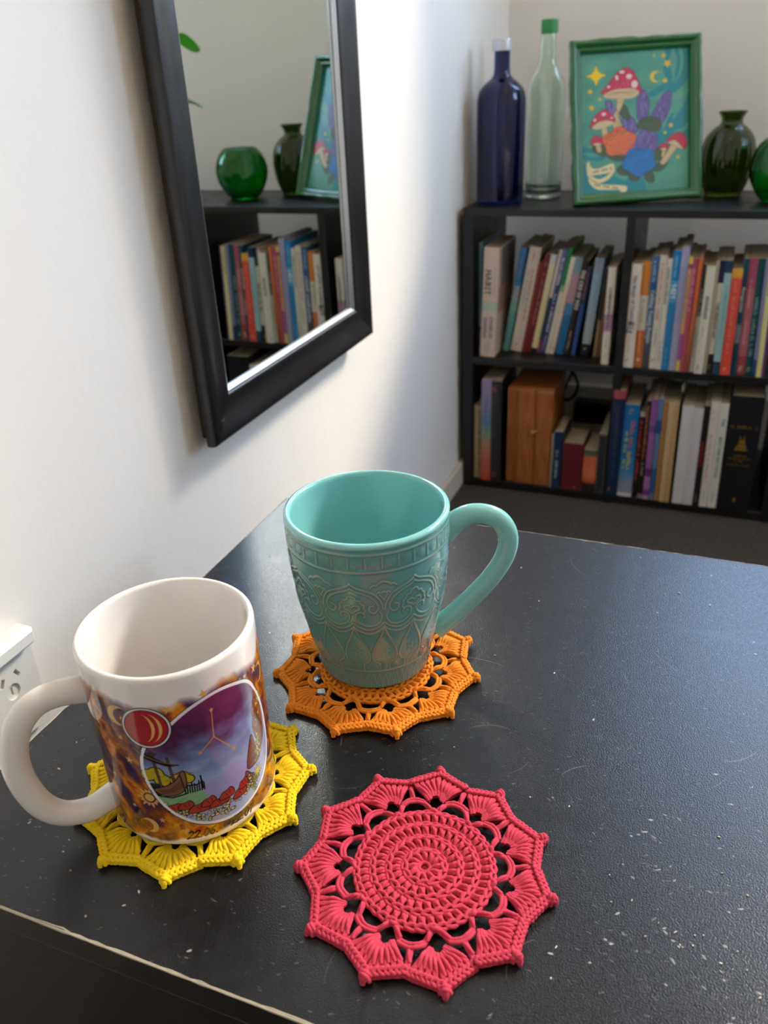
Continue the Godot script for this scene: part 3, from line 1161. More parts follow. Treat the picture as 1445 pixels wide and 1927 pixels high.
func make_teal_mug() -> void:
	var tile := relief_tile()
	# the tile as colour: thin pale glaze on the ridges, deeper glaze pooled beside them
	var skin := Canvas.new(tile.w, tile.h, Color.BLACK)
	for y in tile.h:
		for x in tile.w:
			var k := (y * tile.w + x) * 3
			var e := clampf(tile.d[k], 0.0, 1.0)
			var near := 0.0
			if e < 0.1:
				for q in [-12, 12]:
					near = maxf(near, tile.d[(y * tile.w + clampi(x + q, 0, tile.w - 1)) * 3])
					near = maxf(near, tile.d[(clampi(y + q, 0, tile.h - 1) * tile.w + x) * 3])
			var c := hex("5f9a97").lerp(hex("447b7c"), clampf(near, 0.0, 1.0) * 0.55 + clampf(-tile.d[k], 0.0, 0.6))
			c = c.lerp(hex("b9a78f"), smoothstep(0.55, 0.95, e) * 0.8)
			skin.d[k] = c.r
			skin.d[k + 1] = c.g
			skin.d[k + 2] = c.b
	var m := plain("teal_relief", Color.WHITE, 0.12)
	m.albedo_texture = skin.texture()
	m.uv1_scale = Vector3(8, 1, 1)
	m.clearcoat_enabled = true
	m.clearcoat = 0.6
	m.clearcoat_roughness = 0.04
	var o := thing("teal_mug", "teal glazed mug embossed with arches, standing on the orange coaster", "mug", MUG_TEAL)
	var prof := func(h: float) -> float:
		var hs := [0.0, 0.002, 0.010, 0.030, 0.055, 0.080, 0.098, 0.106]
		var rs := [0.0312, 0.0333, 0.0347, 0.0395, 0.0441, 0.0464, 0.0468, 0.0466]
		for i in 7:
			if h <= hs[i + 1]:
				return lerpf(rs[i], rs[i + 1], smoothstep(0.0, 1.0, (h - hs[i]) / (hs[i + 1] - hs[i])) * 0.35 + 0.65 * (h - hs[i]) / (hs[i + 1] - hs[i]))
		return rs[7]
	var b := MB.new()
	var rows := []
	var cols := 8 * 56
	var nrow := 190
	var shift := deg_to_rad(80.6 - 22.5)
	var uvs := []
	for i in nrow + 1:
		var h := 0.1035 * i / nrow
		var row := []
		for j in cols:
			var u := fposmod(float(j) / cols * 8.0, 1.0)
			var v := 1.0 - h / 0.106
			var x := u * tile.w
			var y := v * tile.h
			var x0 := int(x) % tile.w
			var x1 := (x0 + 1) % tile.w
			var y0 := clampi(int(y), 0, tile.h - 1)
			var y1 := mini(y0 + 1, tile.h - 1)
			var fx := x - int(x)
			var fy := y - int(y)
			var e := lerpf(lerpf(tile.d[(y0 * tile.w + x0) * 3], tile.d[(y0 * tile.w + x1) * 3], fx), lerpf(tile.d[(y1 * tile.w + x0) * 3], tile.d[(y1 * tile.w + x1) * 3], fx), fy)
			var r: float = prof.call(h) + e * 0.00042
			var a := shift + TAU * j / cols
			row.append(Vector3(r * cos(a), h, r * sin(a)))
		rows.append(row)
	b.grid(rows, true, -1.0)
	for i in b.uv.size():
		b.uv[i].y = 1.0 - b.uv[i].y * 0.1035 / 0.106
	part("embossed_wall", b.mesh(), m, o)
	b = MB.new()
	var t := 0.0036
	b.lathe([Vector2(0.0470, 0.1034), Vector2(0.0472, 0.1046), Vector2(0.0466, 0.1058), Vector2(0.0452, 0.1063), Vector2(0.0440, 0.1060), Vector2(0.0433, 0.1050), Vector2(0.0430, 0.1030), Vector2(0.0430, 0.098), Vector2(0.0427, 0.080), Vector2(0.0404, 0.055), Vector2(0.0358, 0.030), Vector2(0.0320, 0.014), Vector2(0.0295, 0.0085), Vector2(0.025, 0.0066), Vector2(0.012, 0.0060), Vector2(0.0001, 0.0060)], 96)
	b.lathe([Vector2(0.0001, 0.0015), Vector2(0.026, 0.0015), Vector2(0.0275, 0.0), Vector2(0.0300, 0.0), Vector2(0.0312, 0.0003)], 96)
	part("inner_wall", b.mesh(), M.teal_glaze, o)
	# handle: direction and shape in the plane through the axis
	b = MB.new()
	var dir := Vector3(cos(deg_to_rad(-25)), 0, sin(deg_to_rad(-25)))
	var pts := []
	for q in [[0.0440, 0.0845], [0.0500, 0.0905], [0.0585, 0.0950], [0.0680, 0.0945], [0.0765, 0.0895], [0.0815, 0.0790], [0.0800, 0.0665], [0.0735, 0.0540], [0.0640, 0.0420], [0.0530, 0.0305], [0.0440, 0.0220], [0.0380, 0.0170]]:
		pts.append(dir * q[0] + Vector3(0, q[1], 0))
	var path := curve(pts, 6)
	var rad := []
	for i in path.size():
		var e := float(i) / (path.size() - 1)
		rad.append(0.0060 + 0.0016 * pow(absf(e - 0.5) * 2.0, 3.0))
	b.tube(path, rad, 20, true, 0.80, dir.cross(Vector3.UP))
	part("handle", b.mesh(), M.teal_glaze, o)


# ------------------------------------------------------------------ the white mug and its print

func mug_print() -> ImageTexture:
	# unrolled: azimuth 132 degrees at the left edge, falling to the right once round; height 0 to 101 mm
	var W := 1536
	var H := 604
	var c := Canvas.new(W, H, hex("e9e4de"))
	var n1 := FastNoiseLite.new()
	n1.seed = 4
	n1.frequency = 0.0065
	n1.fractal_octaves = 4
	var n2 := FastNoiseLite.new()
	n2.seed = 11
	n2.frequency = 0.011
	n2.fractal_octaves = 3
	var stops := [hex("2f1d3d"), hex("4e2c50"), hex("7a3f1f"), hex("b5651a"), hex("d68a1e"), hex("b4481a")]
	for y in H:
		for x in W:
			# clouds of orange in violet, drifting down to the right
			var a := n1.get_noise_2d(x * 1.25 - y * 0.7, y * 0.8 + x * 0.35)
			var e := n2.get_noise_2d(x + y * 0.5, y)
			var t := clampf(0.5 + a * 1.05 + e * 0.22, 0.0, 0.999) * 5.0
			var k := int(t)
			var col: Color = stops[k].lerp(stops[k + 1], t - k)
			col = col.lerp(hex("3d2440"), clampf(e * 1.2, 0.0, 0.55))
			# sprayed edge of the print, above and below
			var h := 101.0 * (1.0 - (y + 0.5) / H)
			var up := clampf((89.5 + n2.get_noise_2d(x * 0.6, 300.0) * 7.0 - h) / 5.0, 0.0, 1.0)
			var dn := clampf((h - 4.6 - n2.get_noise_2d(x * 0.6, 900.0) * 3.0) / 1.8, 0.0, 1.0)
			c.put(x, y, col, up * dn)
	var at := func(az: float, h: float) -> Vector2:
		return Vector2((132.0 - az) / 360.0 * W, (1.0 - h / 101.0) * H)
	var all := func(p: Array) -> Array:
		return p.map(func(q): return at.call(q[0], q[1]))
	var gold := hex("d9a85a")
	var ink := hex("1c1416")
	# small moons and stars
	c.fill(crescent(at.call(90.0, 80.0), 34, 0.1, 0.62), hex("c89a4a"))
	c.fill(crescent(at.call(86.0, 14.0), 27, PI - 0.2, 0.55), gold)
	c.fill(crescent(at.call(-16.5, 74.0), 30, PI, 0.75), gold)
	c.fill(crescent(at.call(4.0, 20.0), 25, 0.4, 0.6), hex("d9933a"))
	for s in [[58.3, 84.0, 13], [89.6, 54.5, 13], [92.2, 67.2, 9], [-8.8, 80.3, 17], [61.4, 11.3, 12], [35.2, 87.0, 16], [83.0, 62.0, 7], [3.0, 82.0, 9], [8.0, 82.5, 8], [88.0, 79.0, 7], [76.0, 18.5, 11], [95.0, 25.0, 8], [-30, 50, 12], [-40, 72, 10], [-48, 30, 14], [108, 40, 12], [112, 70, 9], [-70, 60, 15], [-90, 25, 12], [-110, 70, 13], [-150, 45, 14]]:
		c.fill(star(at.call(s[0], s[1]), s[2], 5, 0.4, s[0] * 0.1, 1.1), gold)
	# sun
	var sun: Vector2 = at.call(81.5, 32.5)
	for k in 14:
		var a := TAU * k / 14
		var d := Vector2(cos(a), sin(a))
		var e := Vector2(-d.y, d.x)
		c.fill([sun + d * 19 + e * 4, sun + d * 25 + e * 5, sun + d * (41 if k % 2 else 33), sun + d * 25 - e * 5, sun + d * 19 - e * 4], gold)
	c.disc(sun, Vector2(17, 17), hex("3a2030"))
	c.disc(sun, Vector2(15, 15), gold)
	# the round picture
	var oval := smooth(all.call([[62, 73.0], [45.5, 81.6], [27.2, 85.0], [10, 82.0], [-1.0, 76.0], [-10.0, 62.0], [-13.5, 46.0], [-11.0, 30.0], [1.0, 18.2], [19.6, 12.2], [37.7, 11.6], [55, 16.0], [69.5, 25.5], [78.5, 38.5], [81.0, 52.0], [76.0, 64.0]]), 8)
	c.line(oval + [oval[0]], 15, ink)
	c.line(oval + [oval[0]], 11, hex("e6e2e4"))
	c.fill(oval, hex("8fa0bd"))
	# its sky, clipped to the oval: violet above, blue haze below
	var lo := Vector2(1e9, 1e9)
	var hi := Vector2(-1e9, -1e9)
	for q in oval:
		lo = lo.min(q)
		hi = hi.max(q)
	var sky_stops := [[0.0, hex("6b2a55")], [0.22, hex("4c2549")], [0.40, hex("66739c")], [0.58, hex("8ea3c4")], [0.74, hex("9a92bd")], [1.0, hex("a5b4cc")]]
	for y in range(int(lo.y), int(hi.y) + 1):
		for x in range(int(lo.x), int(hi.x) + 1):
			if Geometry2D.is_point_in_polygon(Vector2(x + 0.5, y + 0.5), PackedVector2Array(oval)) == false:
				continue
			var t := (y - lo.y) / (hi.y - lo.y) + n2.get_noise_2d(x * 0.8, y * 1.2) * 0.12 + (x - lo.x) / (hi.x - lo.x) * 0.10 - 0.04
			var col: Color = sky_stops[-1][1]
			for k in 5:
				if t < sky_stops[k + 1][0]:
					col = sky_stops[k][1].lerp(sky_stops[k + 1][1], clampf((t - sky_stops[k][0]) / (sky_stops[k + 1][0] - sky_stops[k][0]), 0.0, 1.0))
					break
			if x > lerpf(lo.x, hi.x, 0.8):
				col = col.lerp(hex("86b2dc"), clampf((x - lerpf(lo.x, hi.x, 0.8)) / 60.0, 0.0, 0.8) * clampf(1.0 - absf(t - 0.3) * 2.5, 0.0, 1.0))
			c.put(x, y, col, 1.0)
	# constellation
	for k in [[32.1, 77.0], [43.8, 56.0], [21.3, 49.3]]:
		c.line([at.call(33.6, 62.0), at.call(k[0], k[1])], 2.6, hex("c98f4e"))
		c.fill(star(at.call(k[0], k[1]), 8, 5, 0.4), hex("d29a55"))
	c.disc(at.call(33.6, 62.0), Vector2(4, 4), hex("c98f4e"))
	# meadow and bushes on the left
	c.fill(all.call([[78.0, 37.0], [66, 35.2], [54, 37.5], [46, 33.0], [43.2, 26.0], [55, 22.5], [66, 25.0], [73, 29.0]]), hex("7fa578"))
	for k in 26:
		var p: Vector2 = at.call(rng.randf_range(48, 68), rng.randf_range(26, 34))
		c.line([p, p + Vector2(12, -3)], 1.5, hex("6b9468"))
	for q in [[78.6, 47.0, 20], [73.5, 48.0, 22], [70.0, 44.0, 22], [57.0, 45.0, 17], [60.5, 43.5, 20], [53.5, 43.0, 14]]:
		c.disc(at.call(q[0], q[1]), Vector2(q[2] + 3, q[2] + 3), ink)
	for q in [[78.6, 47.0, 20], [73.5, 48.0, 22], [70.0, 44.0, 22], [57.0, 45.0, 17], [60.5, 43.5, 20], [53.5, 43.0, 14]]:
		c.disc(at.call(q[0], q[1]), Vector2(q[2], q[2]), hex("b3a21f"))
	for k in 12:
		var p: Vector2 = at.call(rng.randf_range(52, 80), rng.randf_range(42, 49))
		c.line([p, p + Vector2(6, -4), p + Vector2(12, 0)], 1.5, hex("6f6510"))
	c.fill(all.call([[80, 42], [72, 42], [66, 38], [74, 34], [79, 36]]), hex("251f22"))
	# jetty posts
	for k in 9:
		var x := 57.0 - k * 1.5
		c.line([at.call(x, 40.5 - (k % 3)), at.call(x + 0.4, 34.5)], 3.0, ink)
	c.line(all.call([[58, 39.5], [50, 38.5], [45.5, 39.2]]), 4.0, ink)
	c.line(all.call([[46.4, 43], [46.0, 35.5]]), 4.0, ink)
	# the boat: hull, two masts, a slanting yard
	c.line(all.call([[73.4, 61.0], [71.4, 39.0]]), 7.0, ink)
	c.line(all.call([[73.4, 61.0], [71.4, 39.0]]), 4.0, hex("5b4436"))
	c.line(all.call([[64.2, 57.0], [62.6, 40.0]]), 7.0, ink)
	c.line(all.call([[64.2, 57.0], [62.6, 40.0]]), 4.0, hex("5b4436"))
	c.fill(smooth(all.call([[86.5, 64.5], [80.0, 58.0], [72.0, 54.5], [64.0, 52.0], [57.5, 52.2], [64.0, 54.0], [72.0, 57.6], [79.0, 61.0]]), 4), ink)
	c.line(all.call([[84.5, 62.6], [79.0, 59.0], [71.0, 55.8], [60.0, 52.6]]), 4.5, hex("6e5240"))
	c.fill(all.call([[74.5, 66.0], [70.5, 65.0], [71.5, 62.0], [74.0, 62.5]]), hex("b33a36"))
	c.line(all.call([[75.0, 60.0], [71.0, 59.6]]), 6.0, hex("3f3230"))
	var hull := smooth(all.call([[76.5, 38.0], [69.0, 40.0], [62.0, 43.0], [56.5, 48.2], [55.6, 42.0], [57.6, 37.0], [63.0, 34.6], [70.0, 34.6]]), 5)
	c.line(hull + [hull[0]], 5, ink)
	c.fill(hull, hex("7d5642"))
	for k in 4:
		c.line(all.call([[74.0 - k, 37.8 - k * 0.7], [66.0 - k * 0.6, 38.2 - k * 0.6], [58.2 - k * 0.2, 42.6 - k * 1.2]]), 1.6, hex("4a3026"))
	c.line(all.call([[58.6, 46.0], [57.6, 38.0]]), 3.0, hex("3c261e"))
	c.line(all.call([[75.0, 34.4], [66.0, 33.0], [56.0, 34.6]]), 4.0, ink)
	# right-hand bank: horns of bark, yellow-green tufts
	for q in [[[-6.2, 73.0], [-3.0, 66.5], [-8.0, 65.5]], [[1.4, 58.5], [-2.5, 66.0], [-7.0, 60.0], [-3.5, 54.0]], [[2.6, 52.0], [0.0, 57.0], [-1.5, 46.0], [1.0, 44.0]], [[-4.0, 56.0], [-9.0, 60.0], [-9.5, 44.0], [-3.0, 36.0], [0.0, 40.0]], [[13.4, 33.0], [6.0, 48.5], [3.0, 39.0], [-0.5, 33.0], [5.5, 31.0]], [[15.6, 22.4], [15.4, 31.0], [11.0, 27.5], [6.5, 24.5], [9.0, 19.5]]]:
		var p := smooth(all.call(q), 5)
		c.line(p + [p[0]], 4, ink)
		c.fill(p, hex("7a463a"))
		c.line([p[0], p[p.size() / 2]], 1.6, hex("4f2c25"))
	for k in 34:
		var e := rng.randf()
		var p: Vector2 = at.call(lerpf(11.0, -9.0, e) + rng.randfn(0, 1.6), lerpf(17.0, 66.0, pow(e, 1.2)) + rng.randfn(0, 1.6))
		var big := rng.randf_range(6, 13)
		c.fill(star(p, big + 2, 6, 0.35, rng.randf() * 3), hex("3e3a12"))
		c.fill(star(p, big, 6, 0.32, rng.randf() * 3), hex("b1a52c") if rng.randf() < 0.6 else hex("7f8a36"))
	c.fill(star(at.call(4.5, 25.5), 25, 9, 0.4), hex("3e3a12"))
	c.fill(star(at.call(4.5, 25.5), 22, 9, 0.38), hex("c0b23a"))
	# red rocks and pebbles along the bottom
	for k in 120:
		var e := rng.randf()
		var p: Vector2 = at.call(lerpf(70, 12, e) + rng.randfn(0, 1.0), 13.0 + 12.0 * pow(absf(e - 0.55) * 1.6, 1.6) + rng.randf_range(1.0, 8.0))
		var r := rng.randf_range(3.5, 6.5)
		if Geometry2D.is_point_in_polygon(p, PackedVector2Array(oval)):
			c.disc(p, Vector2(r + 1.5, r * 0.8 + 1.5), ink)
			c.disc(p, Vector2(r, r * 0.8), hex("cdbd86"))
	for q in [[66, 26.5, 26, 15], [58.5, 27.0, 22, 16], [50.0, 24.0, 34, 18], [44.0, 26.0, 22, 17], [37.0, 23.5, 30, 16], [31.5, 26.0, 24, 17], [22.0, 22.5, 24, 18], [18.5, 26.0, 17, 17]]:
		var p: Vector2 = at.call(q[0], q[1])
		var w: float = q[2]
		var hgt: float = q[3]
		var rock := smooth([p + Vector2(-w, hgt * 0.7), p + Vector2(-w * 0.6, -hgt * 0.5), p + Vector2(0, -hgt * 0.7), p + Vector2(w * 0.5, -hgt), p + Vector2(w * 0.9, -hgt * 0.1), p + Vector2(w * 0.6, hgt * 0.8)], 4)
		c.line(rock + [rock[0]], 3.5, ink)
		c.fill(rock, hex("a5382b"))
		c.line([p + Vector2(-w * 0.3, -hgt * 0.4), p + Vector2(0, hgt * 0.4)], 1.8, hex("6f201a"))
		c.line([p + Vector2(w * 0.3, -hgt * 0.6), p + Vector2(w * 0.35, hgt * 0.2)], 1.8, hex("6f201a"))
	# white ring over everything that strays across it
	c.line(oval + [oval[0]], 7.5, hex("e6e2e4"))
	# the red sign with a double crescent
	var mc: Vector2 = at.call(73.0, 74.6)
	var mr := Vector2(58, 60)
	c.disc(mc, mr + Vector2(10, 10), ink)
	c.disc(mc, mr + Vector2(7.5, 7.5), hex("d5d6dc"))
	c.disc(mc, mr + Vector2(2, 2), ink)
	c.disc(mc, mr, hex("a3242e"))
	for s in [[12.0, 6.0], [31.0, 4.0]]:
		var arc := []
		var back := []
		for k in 19:
			var a := -1.25 + 2.5 * k / 18
			arc.append(mc + Vector2(-30 + s[0] + cos(a) * 42, sin(a) * 50))
			back.append(mc + Vector2(-30 + s[0] - 9 * cos(a * 1.2) + cos(a) * 42, sin(a) * 50))
		back.reverse()
		c.fill(arc + back, gold)
	# the dates, in slanting script
	write(c, "22.06. - 22.07", at.call(62.5, 5.6), 27.0, hex("1d1512"))
	return c.texture()


func write(c: Canvas, s: String, at: Vector2, tall: float, col: Color) -> void:
	# pen strokes in a unit cell, y up
	var pen := {
		"2": [[[0.08, 0.72], [0.2, 0.95], [0.45, 0.98], [0.56, 0.75], [0.4, 0.45], [0.02, 0.04], [0.3, 0.1], [0.6, 0.06]]],
		"0": [[[0.3, 1.0], [0.08, 0.7], [0.08, 0.3], [0.28, 0.0], [0.5, 0.3], [0.52, 0.7], [0.3, 1.0]]],
		"6": [[[0.52, 0.95], [0.2, 0.7], [0.06, 0.3], [0.26, 0.0], [0.5, 0.2], [0.4, 0.5], [0.12, 0.38]]],
		"7": [[[0.05, 0.9], [0.3, 0.98], [0.6, 0.96], [0.3, 0.45], [0.22, 0.0]]],
		".": [[[0.1, 0.0], [0.14, 0.06]]], "-": [[[0.05, 0.42], [0.4, 0.46]]]}
	var x := at.x
	for ch in s:
		if pen.has(ch):
			for st in pen[ch]:
				var p := []
				for q in st:
					p.append(Vector2(x + (q[0] + q[1] * 0.28) * tall * 0.95, at.y - q[1] * tall))
				c.line(curve(p, 5) if p.size() > 2 else p, 3.4, col)
		x += tall * (0.34 if ch in ". " else 0.66)


func make_white_mug() -> void:
	rng.seed = 77
	var o := thing("white_mug", "white mug printed with a zodiac scene, standing on the yellow coaster", "mug", MUG_WHITE)
	var m := plain("mug_print", Color.WHITE, 0.1)
	m.albedo_texture = mug_print()
	m.texture_repeat = true
	m.clearcoat_enabled = true
	m.clearcoat = 0.5
	m.clearcoat_roughness = 0.04
	var b := MB.new()
	var rows := []
	for i in 25:
		var h := 0.0045 + 0.0895 * i / 24
		var row := []
		for j in 120:
			var a := deg_to_rad(132.0) - TAU * j / 120
			row.append(Vector3(0.041 * cos(a), h, 0.041 * sin(a)))
		rows.append(row)
	b.grid(rows, true, 1.0)
	for i in b.uv.size():
		b.uv[i].y = 1.0 - b.v[i].y / 0.101
	part("printed_wall", b.mesh(), m, o)
	b = MB.new()
	b.lathe([Vector2(0.0410, 0.0940), Vector2(0.0410, 0.0985), Vector2(0.0407, 0.1000), Vector2(0.0399, 0.1008), Vector2(0.0388, 0.1009), Vector2(0.0379, 0.1003), Vector2(0.0375, 0.0990), Vector2(0.0373, 0.0940), Vector2(0.0372, 0.0100), Vector2(0.0364, 0.0066), Vector2(0.0340, 0.0050), Vector2(0.0001, 0.0046)], 96)
	b.lathe([Vector2(0.0001, 0.0012), Vector2(0.0330, 0.0012), Vector2(0.0345, 0.0), Vector2(0.0372, 0.0), Vector2(0.0392, 0.0006), Vector2(0.0405, 0.0022), Vector2(0.0410, 0.0045)], 96)
	part("plain_body", b.mesh(), M.white_glaze, o)
	b = MB.new()
	var dir := Vector3(cos(deg_to_rad(132)), 0, sin(deg_to_rad(132)))
	var pts := []
	for q in [[0.0385, 0.0790], [0.0440, 0.0800], [0.0520, 0.0812], [0.0615, 0.0795], [0.0705, 0.0715], [0.0760, 0.0570], [0.0765, 0.0400], [0.0720, 0.0225], [0.0640, 0.0125], [0.0530, 0.0090], [0.0445, 0.0110], [0.0385, 0.0130]]:
		pts.append(dir * q[0] + Vector3(0, q[1], 0))
	var path := curve(pts, 6)
	var rad := []
	for i in path.size():
		var e := float(i) / (path.size() - 1)
		rad.append(0.0064 + 0.0012 * pow(absf(e - 0.5) * 2.0, 4.0))
	b.tube(path, rad, 20, true, 0.82, dir.cross(Vector3.UP))
	part("handle", b.mesh(), M.white_glaze, o)


# ------------------------------------------------------------------ ornaments on the bookcase

func hollow(outer: Array, wall: float, floor_: float) -> Array:
	# a vessel's closed profile: up the outside, over the lip, down the inside
	var p := [Vector2(0.0001, outer[0].y)]
	p.append_array(outer)
	var lip: Vector2 = outer[-1]
	p.append(Vector2(lip.x - wall * 0.25, lip.y + wall * 0.3))
	p.append(Vector2(lip.x - wall * 0.75, lip.y + wall * 0.3))
	var inner := []
	for i in outer.size():
		var q: Vector2 = outer[outer.size() - 1 - i]
		if q.y > outer[0].y + floor_:
			inner.append(Vector2(maxf(q.x - wall, 0.001), q.y))
	p.append_array(inner)
	var last: Vector2 = inner[-1]
	p.append(Vector2(last.x * 0.9, outer[0].y + floor_))
	p.append(Vector2(0.0001, outer[0].y + floor_))
	return p


func make_shelf_ornaments() -> void:
	var y := SHELF_TOP + 0.0004
	var o := thing("glass_bottle", "dark blue glass bottle with a silver screw cap, nearest the wall corner", "bottle", Vector3(0.0585, y, -1.566))
	var b := MB.new()
	var prof := curve([Vector2(0.036, 0.0), Vector2(0.0405, 0.002), Vector2(0.0420, 0.007), Vector2(0.0422, 0.05), Vector2(0.0424, 0.12), Vector2(0.0422, 0.160), Vector2(0.0412, 0.172), Vector2(0.0375, 0.183), Vector2(0.0300, 0.192), Vector2(0.0205, 0.199), Vector2(0.0150, 0.205), Vector2(0.0135, 0.213), Vector2(0.0132, 0.232), Vector2(0.0132, 0.243)], 3)
	b.lathe(hollow(prof, 0.0032, 0.008), 64)
	part("glass_body", b.mesh(), M.blue_glass, o)
	b = MB.new()
	b.lathe([Vector2(0.0133, 0.2410), Vector2(0.0160, 0.2412), Vector2(0.0164, 0.2420), Vector2(0.0164, 0.2575), Vector2(0.0160, 0.2588), Vector2(0.0145, 0.2592), Vector2(0.0001, 0.2592)], 40)
	part("screw_cap", b.mesh(), M.silver_cap, o)

	o = thing("glass_bottle", "tall clear wine bottle with a green cap, left of the green picture frame", "bottle", Vector3(0.1235, y, -1.632))
	b = MB.new()
	prof = curve([Vector2(0.027, 0.0), Vector2(0.0318, 0.002), Vector2(0.0330, 0.007), Vector2(0.0334, 0.05), Vector2(0.0334, 0.13), Vector2(0.0332, 0.172), Vector2(0.0318, 0.185), Vector2(0.0270, 0.198), Vector2(0.0205, 0.209), Vector2(0.0158, 0.222), Vector2(0.0140, 0.238), Vector2(0.0130, 0.258), Vector2(0.0125, 0.266)], 3)
	b.lathe(hollow(prof, 0.0024, 0.010), 64)
	part("glass_body", b.mesh(), M.clear_glass, o)
	b = MB.new()
	b.lathe([Vector2(0.0128, 0.2640), Vector2(0.0141, 0.2642), Vector2(0.0144, 0.2650), Vector2(0.0144, 0.2835), Vector2(0.0139, 0.2850), Vector2(0.0120, 0.2855), Vector2(0.0001, 0.2855)], 40)
	part("screw_cap", b.mesh(), M.green_cap, o)

	o = thing("glass_vase", "round olive green ribbed glass vase with a narrow flared neck", "vase", Vector3(0.4345, y, -1.662))
	b = MB.new()
	prof = curve([Vector2(0.0270, 0.0), Vector2(0.0300, 0.002), Vector2(0.0345, 0.012), Vector2(0.0410, 0.032), Vector2(0.0447, 0.056), Vector2(0.0440, 0.076), Vector2(0.0385, 0.094), Vector2(0.0280, 0.107), Vector2(0.0190, 0.114), Vector2(0.0168, 0.119), Vector2(0.0180, 0.125), Vector2(0.0232, 0.1335)], 3)
	var rows := []
	for q in hollow(prof, 0.0030, 0.007):
		var row := []
		for k in 120:
			var a := TAU * k / 120
			var r: float = q.x * (1.0 + 0.012 * sin(a * 24.0 + q.y * 14.0) * clampf(q.y / 0.02, 0.0, 1.0))
			row.append(Vector3(r * cos(a), q.y, r * sin(a)))
		rows.append(row)
	b.grid(rows, true, -1.0)
	part("glass_body", b.mesh(), M.olive_glass, o)

	o = thing("glass_tumbler", "bright green rounded glass tealight holder, right of the olive vase", "candle holder", Vector3(0.5240, y, -1.597))
	b = MB.new()
	prof = curve([Vector2(0.0250, 0.0), Vector2(0.0290, 0.002), Vector2(0.0380, 0.012), Vector2(0.0490, 0.032), Vector2(0.0530, 0.050), Vector2(0.0515, 0.066), Vector2(0.0455, 0.082), Vector2(0.0375, 0.0925), Vector2(0.0340, 0.0955)], 3)
	b.lathe(hollow(prof, 0.0032, 0.010), 64)
	part("glass_body", b.mesh(), M.green_glass, o)
	make_picture()


func make_picture() -> void:
	var w := 0.218
	var h := 0.260
	var o := thing("picture_frame", "glossy green wavy picture frame with a mushroom and roses print, standing on the bookcase", "picture frame", Vector3(0.2010, SHELF_TOP + 0.0012, -1.5120))
	o.basis = Basis(Vector3.UP, deg_to_rad(22.5)) * Basis(Vector3.RIGHT, deg_to_rad(-17.5)) * Basis(Vector3.BACK, deg_to_rad(1.0))
	rng.seed = 40
	var prof := [Vector2(0.0020, -0.0120), Vector2(0.0, -0.0060), Vector2(0.0, 0.0040), Vector2(0.0012, 0.0075), Vector2(0.0040, 0.0092), Vector2(0.0075, 0.0088), Vector2(0.0100, 0.0066), Vector2(0.0115, 0.0036), Vector2(0.0135, 0.0030), Vector2(0.0155, 0.0034), Vector2(0.0170, 0.0020), Vector2(0.0185, -0.0010), Vector2(0.0190, -0.0030), Vector2(0.0195, -0.0070)]
	var cs := [Vector2(0, 0), Vector2(w, 0), Vector2(w, h), Vector2(0, h)]
	var f := FastNoiseLite.new()
	f.frequency = 14.0
	f.seed = 3
	for k in 4:
		var a: Vector2 = cs[k]
		var c: Vector2 = cs[(k + 1) % 4]
		var along := (c - a).normalized()
		var inn := Vector2(-along.y, along.x)
		var rows := []
		for q in prof:
			var row := []
			for i in 33:
				var t := float(i) / 32
				var p: Vector2 = a.lerp(c, t) + along * q.x * (1.0 - 2.0 * t) + inn * q.x
				var wob := f.get_noise_2d(p.x + k * 3.0, p.y) * 0.0030 * clampf(1.0 - q.x / 0.014, 0.0, 1.0)
				p += inn * (wob if k != 0 else absf(wob))
				row.append(Vector3(p.x, p.y, q.y + f.get_noise_2d(p.x * 1.3 + 7.0, p.y * 1.3) * 0.0016 * clampf(1.0 - q.x / 0.016, 0.0, 1.0)))
			rows.append(row)
		var b := MB.new()
		b.grid(rows, false, 1.0)
		if b.n[33 * 5 + 16].z < 0.0:
			for i in b.n.size():
				b.n[i] = -b.n[i]
			for i in range(0, b.ix.size(), 3):
				var s := b.ix[i + 1]
				b.ix[i + 1] = b.ix[i + 2]
				b.ix[i + 2] = s
		part("frame_rail", b.mesh(), M.green_frame, o)
	var m := plain("picture_print", Color.WHITE, 0.5)
	m.albedo_texture = picture_print()
	m.clearcoat_enabled = true
	m.clearcoat = 0.4
	m.clearcoat_roughness = 0.1
	var b := MB.new()
	var e := 0.0178
	b.quad([Vector3(e, e, -0.0062), Vector3(w - e, e, -0.0062), Vector3(w - e, h - e, -0.0062), Vector3(e, h - e, -0.0062)], [Vector2(0, 1), Vector2(1, 1), Vector2(1, 0), Vector2(0, 0)])
	part("art_print", b.mesh(), m, o)
	part("backing_board", box_mesh(Vector3(0.004, 0.004, -0.0120), Vector3(w - 0.004, h - 0.004, -0.0066)), M.dark_panel, o)
	var strut := part("easel_strut", box_mesh(Vector3(-0.03, 0.0, -0.003), Vector3(0.03, 0.15, 0.0), 0.001), M.dark_panel, o)
	strut.position = Vector3(w * 0.5, 0.155, -0.0125)
	strut.rotation.x = PI + 0.56


